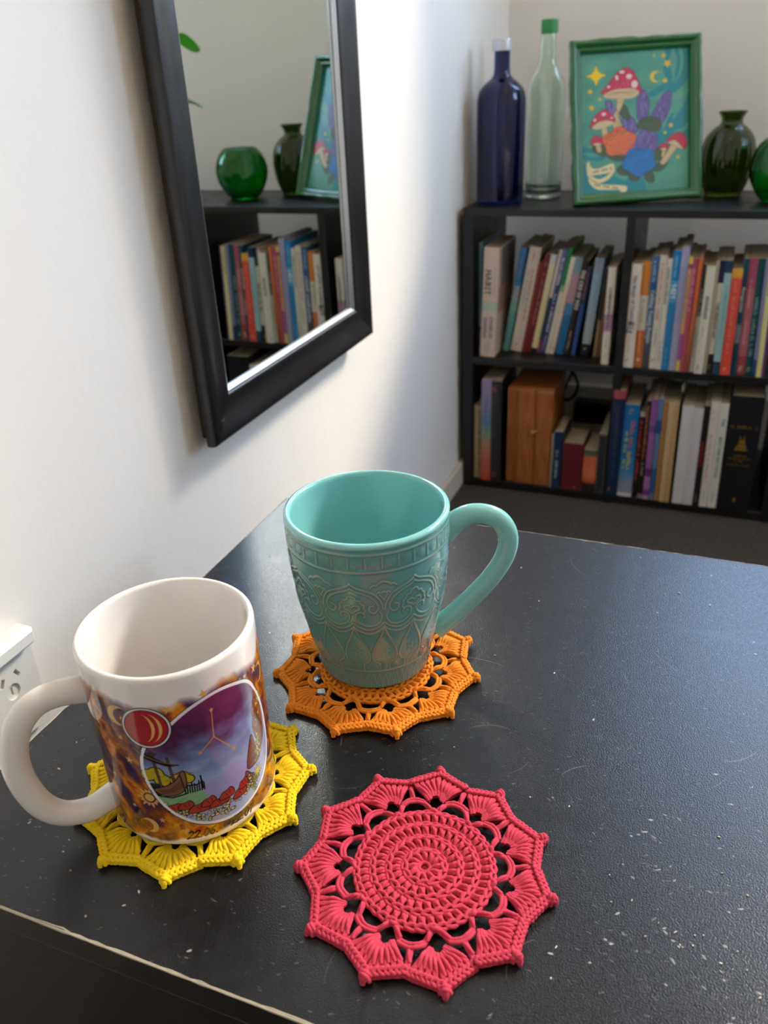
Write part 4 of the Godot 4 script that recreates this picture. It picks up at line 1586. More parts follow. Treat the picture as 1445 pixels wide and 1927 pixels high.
func picture_print() -> ImageTexture:
	# drawn on a 1010 by 1330 sheet, at 0.62 of that size
	var sc := 0.62
	var c := Canvas.new(int(1010 * sc), int(1330 * sc), hex("4f9f8c"))
	var f := FastNoiseLite.new()
	f.seed = 8
	f.frequency = 0.006
	f.fractal_octaves = 3
	for y in c.h:
		for x in c.w:
			var n := f.get_noise_2d(x * 0.6, y)
			c.put(x, y, hex("6fb39c") if n > 0 else hex("3f8c80"), absf(n) * 0.7)
	var P := func(p: Array) -> Array:
		return p.map(func(q): return Vector2(q[0], q[1]) * sc)
	var S := func(p: Array) -> Array:
		return smooth(p.map(func(q): return Vector2(q[0], q[1]) * sc), 5)
	var outl := func(p: Array, fillc: String, ink := "2a2320", w := 4.0) -> void:
		c.line(p + [p[0]], w, hex(ink))
		c.fill(p, hex(fillc))
	# bands of teal sky winding down the right-hand side
	for q in [[[770, -20], [800, 60], [770, 170], [790, 290], [740, 340], [640, 400], [660, 440], [760, 400], [840, 350], [850, 240], [830, 120], [850, -20]],
			[[880, -20], [900, 120], [880, 240], [870, 300], [800, 370], [840, 420], [940, 360], [1030, 220], [1030, -20]],
			[[1030, 420], [940, 480], [900, 560], [820, 640], [780, 740], [700, 800], [740, 900], [830, 820], [900, 760], [960, 740], [1030, 640]],
			[[1030, 740], [930, 800], [860, 850], [760, 930], [740, 980], [860, 900], [960, 850], [1030, 840]],
			[[-20, 850], [60, 880], [160, 900], [230, 960], [180, 1010], [90, 1000], [-20, 960]],
			[[-20, 1050], [60, 1040], [170, 1120], [330, 1180], [420, 1240], [380, 1345], [-20, 1345]],
			[[430, 1180], [560, 1170], [600, 1345], [420, 1345]]]:
		c.fill(S.call(q), hex("0d8a93"))
	for q in [[[905, -20], [930, 110], [915, 230], [870, 330], [900, 300], [950, 200], [960, 90], [940, -20]], [[990, 430], [900, 540], [850, 660], [900, 620], [960, 530]], [[40, 1100], [120, 1090], [200, 1160], [120, 1140]], [[0, 920], [100, 930], [190, 960], [90, 965]]]:
		c.fill(S.call(q), hex("5aa893"), 0.8)
	# stars and the moon
	c.fill(star(Vector2(150, 210) * sc, 112 * sc, 4, 0.34, 0.0, 1.0), hex("2a4a3a"), 0.6)
	c.fill(star(Vector2(150, 210) * sc, 98 * sc, 4, 0.38), hex("efc81e"))
	c.disc(Vector2(150, 212) * sc, Vector2(52, 48) * sc, hex("f3cf22"), 1.0, 0.2)
	for q in [[92, 352, 30], [180, 430, 20], [103, 505, 30], [810, 140, 42], [788, 295, 30], [775, 65, 26], [688, 60, 16], [840, 715, 28], [785, 780, 20], [905, 1020, 24]]:
		c.fill(star(Vector2(q[0], q[1]) * sc, q[2] * sc, 5, 0.5, q[0] * 0.1), hex("e6bb3c"))
	c.fill(crescent(Vector2(702, 255) * sc, 52 * sc, 0.1, 0.55), hex("ecc531"))
	# crystals
	for q in [[[232, 450], [275, 440], [325, 540], [330, 640], [280, 600], [240, 520]], [[548, 350], [610, 380], [640, 470], [625, 690], [560, 700], [525, 620], [530, 440]], [[650, 620], [760, 430], [800, 400], [845, 395], [850, 440], [830, 560], [760, 690], [680, 680]], [[380, 620], [440, 580], [500, 640], [540, 740], [480, 790], [400, 740]], [[470, 900], [560, 740], [640, 730], [700, 760], [720, 880], [690, 950], [560, 960]], [[760, 560], [815, 600], [800, 640], [740, 700], [720, 660]]]:
		outl.call(P.call(q), "6a5f9d", "2c2640")
	rng.seed = 9
	for k in 90:
		var q: Array = [[560, 380, 60, 280, -0.05], [690, 430, 130, 220, 0.45], [500, 740, 190, 190, 0.5], [400, 620, 110, 110, 0.2], [250, 460, 60, 120, -0.3]][k % 5]
		var p := Vector2(q[0] + rng.randf() * q[2], q[1] + rng.randf() * q[3]) * sc
		c.line([p, p + Vector2(q[4] * -0.6, 1.0).normalized() * rng.randf_range(14, 44)], 2.0, hex("b3a8d6") if rng.randf() < 0.55 else hex("3d3566"), 0.8)
	# dark leaves
	for q in [[[370, 470], [440, 540], [450, 640], [380, 600], [350, 530]], [[520, 700], [620, 620], [740, 660], [730, 760], [600, 740]], [[100, 880], [200, 840], [230, 960], [160, 950]], [[240, 960], [390, 930], [400, 1020], [300, 1010]], [[330, 1090], [440, 1040], [450, 1150], [360, 1150]], [[430, 1130], [520, 1090], [540, 1200], [470, 1220]], [[580, 1140], [650, 1110], [680, 1240], [610, 1230]], [[640, 1080], [800, 1060], [760, 1130], [690, 1140]], [[690, 950], [760, 900], [780, 1010], [700, 1040]]]:
		outl.call(S.call(q), "4a5f4b", "1f2a22")
		var a := Vector2(q[0][0], q[0][1]) * sc
		var e := Vector2(q[2][0], q[2][1]) * sc
		for k in 4:
			c.line([a.lerp(e, 0.2 + 0.2 * k), a.lerp(e, 0.3 + 0.2 * k) + (e - a).orthogonal() * 0.2], 1.6, hex("23332a"))
	# mushrooms
	var mushroom := func(cap: Array, gill: Array, stem: Array) -> void:
		outl.call(S.call(stem), "cdb78d", "3a2f26")
		outl.call(S.call(cap), "c5395a", "5d2033", 5.0)
		outl.call(S.call(gill), "d3bf98", "5a4636", 2.5)
	mushroom.call([[195, 380], [270, 290], [340, 200], [430, 155], [500, 200], [555, 330], [560, 390], [500, 420], [380, 400]], [[215, 395], [290, 355], [400, 345], [510, 355], [545, 400], [470, 440], [340, 435], [250, 425]], [[345, 380], [400, 370], [410, 440], [380, 520], [350, 600], [385, 700], [360, 740], [310, 720], [295, 620], [335, 520]])
	c.line([Vector2(345, 470) * sc, Vector2(395, 470) * sc], 2.0, hex("6b563f"))
	for k in 14:
		var p := Vector2(320 + rng.randf() * 50, 520 + rng.randf() * 170) * sc
		c.line([p, p + Vector2(3, 22)], 1.4, hex("8a7352"))
	for k in 16:
		var a := -0.4 + PI * 1.25 * k / 15
		c.line([Vector2(375, 372) * sc, (Vector2(375, 385) + Vector2(cos(a) * 150, sin(a) * 45)) * sc], 1.3, hex("8d7655"), 0.7)
	for k in 60:
		var p := Vector2(240 + rng.randf() * 290, 250 + rng.randf() * 90) * sc
		if p.y / sc > 420 - (p.x / sc - 180) * 0.8:
			c.line([p, p + Vector2(-2, 16)], 2.0, hex("e88aa4"), 0.5)
	for q in [[455, 235, 28, 24], [505, 310, 30, 34], [390, 190, 26, 14], [340, 230, 16, 12], [345, 250, 14, 14], [265, 320, 16, 12]]:
		c.disc(Vector2(q[0], q[1]) * sc, Vector2(q[2], q[3]) * sc, hex("eed6cf"))
	mushroom.call([[85, 690], [120, 600], [180, 545], [230, 530], [290, 580], [320, 640], [240, 650], [140, 680]], [[105, 690], [160, 645], [240, 630], [310, 655], [250, 690], [150, 710]], [[190, 690], [235, 680], [250, 760], [260, 850], [215, 850], [200, 760]])
	for q in [[215, 570, 22, 18], [130, 620, 14, 16], [290, 610, 14, 10]]:
		c.disc(Vector2(q[0], q[1]) * sc, Vector2(q[2], q[3]) * sc, hex("ecc9c9"))
	mushroom.call([[90, 810], [130, 770], [190, 790], [200, 840], [150, 860], [100, 850]], [[110, 845], [150, 835], [190, 850], [150, 868]], [[140, 860], [175, 855], [185, 920], [150, 920]])
	mushroom.call([[800, 860], [850, 810], [930, 790], [980, 840], [985, 920], [950, 950], [900, 900], [850, 870]], [[815, 880], [870, 860], [920, 900], [955, 945], [910, 935], [860, 900]], [[850, 890], [900, 920], [850, 990], [780, 1080], [740, 1060], [800, 970]])
	mushroom.call([[735, 900], [780, 880], [815, 900], [800, 950], [750, 940]], [[745, 935], [780, 925], [800, 945], [770, 955]], [[765, 945], [790, 950], [770, 1010], [750, 1000]])
	# two roses
	for r in [[355, 840, 150, 130, "e8714c", "8d3a24", "f19a74"], [540, 1040, 150, 130, "1479c4", "0b3f73", "3b9be0"]]:
		var at := Vector2(r[0], r[1])
		var p := []
		for k in 18:
			var a := TAU * k / 18
			var rr := 1.0 + 0.10 * sin(a * 5.0 + r[0]) + 0.04 * sin(a * 9.0)
			p.append((at + Vector2(cos(a) * r[2], sin(a) * r[3]) * rr) * sc)
		p = smooth(p, 4)
		c.line(p + [p[0]], 5.0, hex(r[5]))
		c.fill(p, hex(r[4]))
		for ring in 6:
			var e := 0.86 - ring * 0.14
			for k in 5 - ring / 2:
				var a0 := TAU * k / (5 - ring / 2) + ring * 0.7
				var arc := []
				for s in 9:
					var a := a0 + 1.15 * s / 8
					arc.append((at + Vector2(-6, -16) * ring * 0.5 + Vector2(cos(a) * r[2], sin(a) * r[3]) * e * (1.0 + 0.06 * sin(s * 1.2))) * sc)
				c.line(arc, 3.0, hex(r[5]), 0.85)
				c.line(arc.map(func(q): return q + Vector2(2, 4)), 3.0, hex(r[6]), 0.7)
	# the scroll with two lines of small script
	for q in [[[45, 1030], [70, 1010], [85, 1060], [150, 1080], [290, 1040], [300, 1110], [240, 1130], [130, 1140], [60, 1150], [45, 1100]], [[300, 1090], [310, 1110], [260, 1180], [170, 1220], [120, 1200], [60, 1160], [90, 1150], [160, 1180], [240, 1150]], [[60, 1170], [140, 1220], [240, 1240], [340, 1250], [420, 1270], [410, 1330], [370, 1340], [350, 1300], [240, 1290], [140, 1280], [80, 1230]]]:
		outl.call(S.call(q), "e2d8a8", "6b5f3a", 2.5)
	for row in [[[110, 1112], [270, 1085], 9], [[120, 1235], [330, 1280], 11]]:
		var a := Vector2(row[0][0], row[0][1])
		var e := Vector2(row[1][0], row[1][1])
		for k in row[2]:
			if k % 4 == 3:
				continue
			var p: Vector2 = a.lerp(e, float(k) / (row[2] - 1)) * sc
			c.line([p + Vector2(-3, 5), p + Vector2(0, -5), p + Vector2(2, 4), p + Vector2(5, -3)], 1.8, hex("3a3324"))
	return c.texture()


# ------------------------------------------------------------------ books

var letter_meshes := {}

func lettering(s: String, size: float, font := "Droid Sans", bold := false) -> TextMesh:
	var key := s + str(size) + font
	if not letter_meshes.has(key):
		var f := SystemFont.new()
		f.font_names = PackedStringArray([font])
		f.font_weight = 700 if bold else 400
		var t := TextMesh.new()
		t.text = s
		t.font = f
		t.font_size = 32
		t.pixel_size = size / 32.0
		t.depth = 0.0003
		t.curve_step = 2.0
		letter_meshes[key] = t
	return letter_meshes[key]


func ink(c: String) -> StandardMaterial3D:
	if not M.has("ink_" + c):
		plain("ink_" + c, hex(c), 0.6)
	return M["ink_" + c]


func marks(long: float, tall: float, seed_: int) -> ArrayMesh:
	# a line of print too small to read: little strokes along x, centred
	var r := RandomNumberGenerator.new()
	r.seed = seed_
	var b := MB.new()
	var x := -long / 2
	while x < long / 2 - tall * 0.3:
		var w := r.randf_range(0.35, 0.62) * tall
		if b.v.size() and r.randf() < 0.17:
			x += tall * 0.5
			continue
		var h := tall * r.randf_range(0.62, 1.0)
		var s := tall * 0.15
		b.box(Vector3(x, -tall / 2, 0), Vector3(x + s, -tall / 2 + h, 0.00025))
		match r.randi() % 3:
			0:
				b.box(Vector3(x + s, -tall / 2, 0), Vector3(x + w, -tall / 2 + s, 0.00025))
			1:
				b.box(Vector3(x + s, -tall / 2 + h * 0.45, 0), Vector3(x + w, -tall / 2 + h * 0.45 + s, 0.00025))
				b.box(Vector3(x + w - s, -tall / 2, 0), Vector3(x + w, -tall / 2 + h * 0.45, 0.00025))
			2:
				b.box(Vector3(x + w - s, -tall / 2, 0), Vector3(x + w, -tall / 2 + h, 0.00025))
				b.box(Vector3(x + s, -tall / 2 + h * 0.5, 0), Vector3(x + w - s, -tall / 2 + h * 0.5 + s, 0.00025))
		x += w + tall * 0.2
	return b.mesh()


func book(label: String, group: String, xr: float, shelf: float, dz: float, w: float, h: float, lean: float, depth: float, bands: Array, text := [], hard := false) -> Node3D:
	# bands: [share of the height from the top where the colour ends, colour], first to last; origin at the lower right corner of the spine
	var o := thing("book", label, "book", Vector3(xr, shelf, FRONT_Z + dz), group)
	o.rotation.z = -deg_to_rad(lean)
	var over := 0.0028 if hard else 0.0003
	var board := 0.0022 if hard else 0.0006
	w -= 0.0002
	var round_ := minf(w * (0.16 if hard else 0.07), 0.003)
	var b := MB.new()
	# horizontal section of the cover: back board, rounded spine, front board
	var sec := [Vector2(0, -depth)]
	for k in 9:
		var t := float(k) / 8
		sec.append(Vector2(-w * t, -round_ + sin(PI * clampf(t, 0.02, 0.98)) * round_))
	sec.append(Vector2(-w, -depth))
	var inside := [Vector2(-board, -depth), Vector2(-board, -0.0026), Vector2(-w + board, -0.0026), Vector2(-w + board, -depth)]
	var y1 := h
	var last: Color = hex(bands[0][1])
	for i in bands.size():
		var y0: float = h * (1.0 - bands[i][0])
		var c: Color = hex(bands[i][1])
		var fade: bool = bands[i].size() > 2
		for k in sec.size() - 1:
			var p: Vector2 = sec[k]
			var q: Vector2 = sec[k + 1]
			var at := b.v.size()
			b.face([Vector3(p.x, y0, p.y), Vector3(q.x, y0, q.y), Vector3(q.x, y1, q.y), Vector3(p.x, y1, p.y)], Vector3(-w / 2, (y0 + y1) / 2, -depth * 0.5))
			for j in range(at, b.v.size()):
				b.c[j] = (last if fade and b.v[j].y > (y0 + y1) / 2 else c).srgb_to_linear()
		last = c
		y1 = y0
	# rims of the cover, top and bottom, and its inner faces
	for yy in [0.0, h]:
		b.col = hex(bands[0 if yy > 0 else bands.size() - 1][1]).srgb_to_linear()
		var nn := Vector3(0, -0.5 if yy == 0.0 else 0.5, 0)
		for q in [[sec[0], sec[1], inside[1], inside[0]], [sec[9], sec[10], inside[3], inside[2]]]:
			b.face(q.map(func(p): return Vector3(p.x, yy, p.y)), Vector3(q[0].x, yy, q[0].y) - nn)
		for k in range(1, 9):
			var s0: Vector2 = sec[k]
			var s1: Vector2 = sec[k + 1]
			var i0 := inside[1].lerp(inside[2], (k - 1) / 8.0) as Vector2
			var i1 := inside[1].lerp(inside[2], k / 8.0) as Vector2
			b.face([s0, s1, i1, i0].map(func(p): return Vector3(p.x, yy, p.y)), Vector3(s0.x, yy, s0.y) - nn)
	b.col = hex("cfc6b4").srgb_to_linear()
	for k in 3:
		var p: Vector2 = inside[k]
		var q: Vector2 = inside[k + 1]
		b.face([Vector3(p.x, 0, p.y), Vector3(q.x, 0, q.y), Vector3(q.x, h, q.y), Vector3(p.x, h, p.y)], Vector3(-w / 2 - (p.x + w / 2) * 9.0, h / 2, 1.0 if k == 1 else -depth * 0.5))
	part("cover", b.mesh(), M.cover, o)
	part("page_block", box_mesh(Vector3(-w + board + 0.0001, over, -depth + (0.003 if hard else 0.0004)), Vector3(-board - 0.0001, h - over, -0.0028)), M.paper, o)
	var n := 0
	for t in text:
		# [words or a length in metres, letter height, colour, centre up the spine 0..1, across the spine 0..1, font, turned]
		n += 1
		var mesh: Mesh
		if t[0] is String:
			mesh = lettering(t[0], t[1], t[5] if t.size() > 5 else "Droid Sans", true)
		else:
			mesh = marks(t[0], t[1], hash(label) + n)
		var l := part("lettering", mesh, ink(t[2]), o)
		l.position = Vector3(-w * (1.0 - t[4]), h * t[3], 0.00022 - round_ * (1.0 - sin(PI * t[4])) * 0.9)
		if t.size() < 7:
			l.rotation.z = -PI / 2
	return o


func make_books() -> void:
	var A := "books on the upper shelf, left compartment"
	var B := "books on the upper shelf, right compartment"
	var C := "books on the lower shelf, left compartment"
	var D := "books on the lower shelf, right compartment"
	var y := 0.2737
	var d := 0.128
	# upper left
	book("thin light blue book with a maroon foot, against the left side of the upper shelf", A, 0.0340, y, -0.041, 0.0134, 0.2041, 0.9, d, [[0.77, "7fa9bd"], [0.80, "5b2a30"], [1.0, "6b6158"]], [[0.05, 0.004, "c8d4da", 0.45, 0.5]])
	var o := book("thick cream book lettered HABIT in dark capitals, pulled out on the upper shelf", A, 0.0715, y, -0.005, 0.0280, 0.2016, 1.9, d, [[0.48, "dcc5b2"], [0.56, "b9c6b2"], [1.0, "dcc5b2"]], [["HABIT", 0.0155, "4a4541", 0.695, 0.36], [0.052, 0.005, "b7a596", 0.70, 0.80], ["CHARLES", 0.0098, "3f5577", 0.280, 0.67], ["DUHIGG", 0.0098, "3f5577", 0.275, 0.28], [0.018, 0.0035, "9aa3ab", 0.10, 0.62], [0.018, 0.0035, "9aa3ab", 0.085, 0.40]])
	# its front board shows: a dark printed cover with a pale red panel
	part("cover_print", box_mesh(Vector3(0.0, 0.110, -0.120), Vector3(0.0003, 0.198, -0.020)), ink("8b8681"), o)
	part("cover_print", box_mesh(Vector3(0.0, 0.080, -0.110), Vector3(0.0004, 0.128, -0.012)), ink("b58f86"), o)
	book("slim leaning book, blue at the top and sea green below, beside the HABIT book", A, 0.0888, y, -0.050, 0.0121, 0.1968, 8.6, d, [[0.36, "2f77ab"], [0.50, "9aa0a6"], [0.62, "79b09a"], [1.0, "5c9a95"]], [[0.03, 0.004, "a7719a", 0.83, 0.5]])
	book("leaning ivory book with rows of small red and blue lettering", A, 0.1128, y, -0.050, 0.0210, 0.1975, 9.1, d, [[1.0, "d9cbbb"]], [[0.098, 0.0052, "c0665c", 0.55, 0.68], [0.08, 0.0036, "86a4b8", 0.58, 0.34], [0.02, 0.004, "c0665c", 0.90, 0.5], [0.006, 0.006, "6f6a66", 0.06, 0.5]])
	book("short narrow rust red book leaning between ivory and dark red books", A, 0.1200, y, -0.050, 0.0070, 0.1705, 9.6, d, [[1.0, "8a2a20"]])
	book("dark wine red book with pale pink lettering, leaning", A, 0.1306, y, -0.050, 0.0102, 0.1871, 9.8, d, [[1.0, "6f1a25"]], [[0.10, 0.005, "b9707a", 0.55, 0.5], [0.006, 0.006, "b9707a", 0.90, 0.5]])
	book("plain pale yellow book with a black foot, leaning", A, 0.1425, y, -0.050, 0.0111, 0.1856, 9.5, d, [[0.08, "c9ced6"], [0.40, "ded4ae"], [0.95, "dccf94"], [1.0, "191717"]])
	book("very thin pinkish white book leaning behind the slate blue one", A, 0.1490, y, -0.052, 0.0058, 0.1949, 9.8, d, [[0.45, "d8c8bf"], [0.88, "27324f"], [1.0, "8d3f57"]])
	book("slate blue book with white lettering, leaning", A, 0.1585, y, -0.050, 0.0086, 0.1969, 9.9, d, [[0.30, "5a6791"], [1.0, "2f3c6b"]], [[0.052, 0.0052, "e2e3e6", 0.78, 0.5], [0.072, 0.0050, "e2e3e6", 0.40, 0.5], [0.03, 0.004, "aeb4c6", 0.10, 0.5]])
	book("leaning book with an emerald green head and white lower spine", A, 0.1668, y, -0.050, 0.0077, 0.1984, 10.0, d, [[0.34, "0f8040"], [0.40, "7fae86"], [1.0, "d6d2c4"]])
	book("leaning cream book fading to peach, right of the green topped one", A, 0.1758, y, -0.048, 0.0083, 0.1830, 9.8, d, [[0.14, "e3dccb"], [0.40, "e0c4ae", 1], [1.0, "dfd0bd", 1]], [[0.006, 0.006, "c9714f", 0.06, 0.5]])
	book("leaning book in grey, dusty pink and bright blue bands", A, 0.1925, y, -0.050, 0.0140, 0.1821, 8.6, d, [[0.16, "7c98a6"], [0.46, "b08e9a"], [0.58, "4a83ad"], [1.0, "1f6ea0"]], [[0.05, 0.005, "2b5d86", 0.25, 0.5]])
	book("black leaning book with big white capitals", A, 0.2058, y, -0.050, 0.0118, 0.1756, 8.0, d, [[1.0, "17140f"]], [["THE CEO OF YOU", 0.0092, "e8e4da", 0.70, 0.5], [0.04, 0.005, "b6a08c", 0.15, 0.5]])
	book("short narrow navy blue book leaning beside the black one", A, 0.2150, y, -0.050, 0.0075, 0.1614, 7.2, d, [[0.40, "27304f"], [1.0, "2f4f8f"]], [[0.05, 0.004, "a66a6f", 0.80, 0.5]])
	book("silvery blue book with a black foot, on the right of the left compartment", A, 0.2410, y, -0.050, 0.0158, 0.1794, 5.0, d, [[0.35, "8fa8bb"], [0.87, "a6adae", 1], [1.0, "111519"]], [[0.022, 0.0065, "9a6c83", 0.92, 0.5], [0.006, 0.006, "c9ccd0", 0.07, 0.5]])
	book("thin black book with a tan foot, behind the white one with the purple band", A, 0.2552, y, -0.050, 0.0070, 0.1623, 3.4, d, [[0.57, "1f211f"], [1.0, "8b7358"]])
	book("very thin brown book by the white one with the purple band", A, 0.2616, y, -0.051, 0.0045, 0.1471, 2.2, d, [[1.0, "7d5a36"]])
	book("white book with a purple band pulled forward at the middle divider", A, 0.2822, y, -0.010, 0.0134, 0.1732, 0.3, d, [[0.47, "ded6c8"], [0.65, "b48fa6"], [1.0, "ded6c8"]], [["COMPANION", 0.0078, "2b2b2b", 0.66, 0.5], [0.026, 0.006, "6f4a66", 0.44, 0.5], [0.034, 0.0035, "6f8a86", 0.18, 0.5]])
	# upper right
	book("black book with faint grey lettering, right against the middle divider", B, 0.3050, y, -0.016, 0.0066, 0.2000, 0.0, d, [[1.0, "15161a"]], [[0.05, 0.004, "8b8f9a", 0.46, 0.5]])
	book("thick white book titled in blue handwriting, right of the divider", B, 0.3262, y, -0.003, 0.0203, 0.1815, 0.0, d, [[1.0, "e3d8cb"]], [["The Magic of Thinking", 0.0076, "3a4a78", 0.66, 0.5, "Droid Serif"], ["Big", 0.014, "2f3566", 0.40, 0.5, "Droid Serif"], [0.03, 0.004, "bfae9f", 0.22, 0.5], [0.007, 0.007, "54504d", 0.06, 0.5]])
	book("orange book with a cream middle band, classic paperback", B, 0.3407, y, -0.009, 0.0143, 0.1848, -0.1, d, [[0.31, "d98837"], [0.64, "ded7c6"], [1.0, "cf7334"]], [[0.045, 0.006, "98908a", 0.53, 0.5], [0.05, 0.0045, "e2a876", 0.25, 0.5], [0.007, 0.007, "e6c9b8", 0.07, 0.5]])
	book("blue grey book with white serif lettering about young people", B, 0.3532, y, -0.007, 0.0123, 0.1942, -0.1, d, [[0.22, "3f6796"], [0.29, "1f5b92"], [0.72, "4d6280"], [1.0, "4d5054"]], [[0.034, 0.006, "a9c0d6", 0.87, 0.5], ["Young People", 0.0085, "cfd4da", 0.38, 0.5, "Droid Serif"], ["Calling", 0.0085, "cfd4da", 0.63, 0.5, "Droid Serif"]])
	book("cream book with faded red lettering, left of the two cream ones", B, 0.3655, y, -0.006, 0.0121, 0.1961, -0.1, d, [[1.0, "dcd6c8"]], [[0.10, 0.0068, "c47f78", 0.68, 0.5], [0.035, 0.004, "8f8a84", 0.28, 0.5], [0.007, 0.007, "3c3935", 0.07, 0.5]])
	book("narrow cream book with small dark capitals", B, 0.3738, y, -0.004, 0.0080, 0.1914, 0.0, d, [[1.0, "dedacb"]], [[0.062, 0.0052, "4b4a46", 0.76, 0.5], [0.04, 0.0042, "8f8f88", 0.16, 0.5]])
	book("bright blue book with the number 1421 in white", B, 0.3866, y, -0.004, 0.0126, 0.2044, 0.0, d, [[0.24, "0f86c4"], [0.42, "58a5cf"], [1.0, "2a83bd"]], [["1421", 0.0115, "e4f0f4", 0.675, 0.5], [0.036, 0.005, "8cc6e4", 0.87, 0.5], [0.03, 0.005, "5fa8d6", 0.12, 0.5]])
	book("tall lilac book, tallest on the upper shelf", B, 0.3986, y, -0.003, 0.0117, 0.2101, 0.0, d, [[0.15, "a7a6ca"], [0.6, "9b9cc2"], [1.0, "a5a3bd"]])
	book("narrow book in yellow, peach and purple bands", B, 0.4054, y, -0.002, 0.0065, 0.1958, 0.1, d, [[0.06, "e7cf5a"], [0.10, "a9537f"], [0.66, "d9a87e"], [0.90, "a85f9a"], [1.0, "e0cc5a"]], [[0.08, 0.0035, "a86a4a", 0.65, 0.5]])
	book("raspberry pink book with pale lettering", B, 0.4135, y, -0.001, 0.0079, 0.1932, 0.1, d, [[0.45, "b24a6b"], [1.0, "b8525f"]], [[0.075, 0.006, "e3a4b6", 0.72, 0.5]])
	book("narrow orange book turning rust brown", B, 0.4206, y, 0.0, 0.0069, 0.1944, 0.3, d, [[0.30, "d9703c"], [0.6, "c0693a", 1], [1.0, "8f4a3d", 1]])
	book("narrow charcoal book with a pale lower half, left of the mindset book", B, 0.4286, y, -0.003, 0.0072, 0.1840, 0.2, d, [[0.47, "37352f"], [1.0, "c9c3b2"]], [[0.045, 0.005, "b5b0a4", 0.66, 0.5], [0.05, 0.004, "8b877c", 0.28, 0.5]])
	book("cream book titled mindset in small blue letters", B, 0.4435, y, 0.004, 0.0144, 0.1827, -0.2, d, [[1.0, "ddd8c8"]], [["mindset", 0.0098, "3a5878", 0.63, 0.5], [0.02, 0.004, "a9b4ae", 0.40, 0.5], [0.008, 0.007, "9a8fa2", 0.06, 0.5]])
	book("very thin greyish cream book, right of the mindset book", B, 0.4492, y, 0.0, 0.0052, 0.1900, -0.5, d, [[1.0, "bcb29c"]])
	book("white book with a navy head and black foot", B, 0.4587, y, -0.003, 0.0090, 0.1907, -0.6, d, [[0.19, "1e2750"], [0.82, "e0d9c8"], [1.0, "1d1c19"]], [["THE PRIVATE ART", 0.0066, "3a3733", 0.48, 0.5, "Droid Serif"], [0.007, 0.006, "a89f77", 0.06, 0.5]])
	book("pale aqua book with a navy head and foot", B, 0.4706, y, 0.001, 0.0114, 0.1914, -0.9, d, [[0.10, "173659"], [0.88, "9cc3c3"], [1.0, "2b4763"]], [[0.09, 0.005, "6f97a0", 0.55, 0.62]])
	book("coral red book with a yellow top edge to its spine", B, 0.4875, y, 0.001, 0.0161, 0.1794, -1.0, d, [[0.06, "e4a938"], [0.09, "e0733f", 1], [1.0, "e0523f"]], [[0.12, 0.006, "eb8a76", 0.55, 0.5], [0.008, 0.008, "f0a090", 0.05, 0.5]])
	book("dark teal book with a grey panel and white title", B, 0.4970, y, -0.006, 0.0088, 0.1940, -1.4, d, [[0.55, "0f4f66"], [0.72, "7d8b98"], [1.0, "114b66"]], [["Perspective", 0.0074, "d6dde0", 0.66, 0.5]])
	book("rose pink book with a cream label at the foot", B, 0.5110, y, -0.008, 0.0133, 0.1948, -1.7, d, [[0.25, "b04f6c"], [0.83, "b96a78"], [1.0, "a8434f"]], [[0.05, 0.004, "e0b3ba", 0.70, 0.5], [0.05, 0.004, "e0b3ba", 0.38, 0.5], [0.008, 0.007, "e6d2c4", 0.055, 0.5]])
	book("bottle green book with silver lettering at the right edge of the picture", B, 0.5233, y, -0.008, 0.0120, 0.1950, -2.0, d, [[1.0, "0f4f55"]], [[0.10, 0.007, "83b0a8", 0.42, 0.5], [0.008, 0.006, "c4bf9a", 0.05, 0.5]])
	book("narrow lilac and navy book near the right divider", B, 0.5287, y, -0.003, 0.0051, 0.1953, -2.2, d, [[0.85, "8f8fc0"], [1.0, "2c4a86"]])
	book("pale yellow book near the right divider, seen whole only in the mirror", B, 0.5373, y, 0.0, 0.0083, 0.1922, -2.2, d, [[1.0, "dcd99a"]], [[0.05, 0.006, "8f8a5a", 0.85, 0.5]])
	book("thin purple book near the right divider, next to the pale yellow one", B, 0.5418, y, -0.002, 0.0042, 0.1932, -2.2, d, [[1.0, "6f4478"]])

	# lower left
	y = 0.0187
	book("tan book with a dark patterned spine edge, leftmost on the lower shelf", C, 0.0495, y, -0.004, 0.0160, 0.1553, 0.0, d, [[1.0, "a88f67"]], [[0.14, 0.006, "5d5540", 0.5, 0.75]])
	book("tall book with a rainbow fading from lilac through blue to red", C, 0.0697, y, 0.003, 0.0195, 0.2116, 0.0, d, [[0.08, "a594b8"], [0.25, "8d8fb8", 1], [0.42, "5f8aa6", 1], [0.52, "8fa88f", 1], [0.64, "b98f6a", 1], [0.78, "c2664f", 1], [1.0, "cf5238", 1]], [[0.09, 0.005, "6f7090", 0.62, 0.5]])
	book("tall charcoal book with small red planets on the spine", C, 0.0890, y, 0.004, 0.0186, 0.2112, 0.0, d, [[0.92, "2c2d30"], [1.0, "33262a"]], [[0.009, 0.009, "a8605c", 0.93, 0.35], [0.10, 0.003, "6f655c", 0.7, 0.35], [0.010, 0.010, "8a8478", 0.075, 0.5]])
	book("thin cream booklet between the wooden box and the navy book", C, 0.1925, y, 0.0, 0.0040, 0.1132, 0.7, 0.09, [[1.0, "a39a82"]])
	book("small navy book with white lettering, right of the wooden box", C, 0.2092, y, 0.0, 0.0162, 0.1183, 0.7, 0.09, [[1.0, "12304f"]], [[0.062, 0.006, "c6c9cf", 0.42, 0.5]])
	book("short wide maroon book with a tiny gold emblem", C, 0.2510, y, 0.0, 0.0395, 0.0978, 0.0, 0.09, [[1.0, "65202a"]], [[0.004, 0.004, "d8b48a", 0.06, 0.72, "Droid Sans", 1]], true)
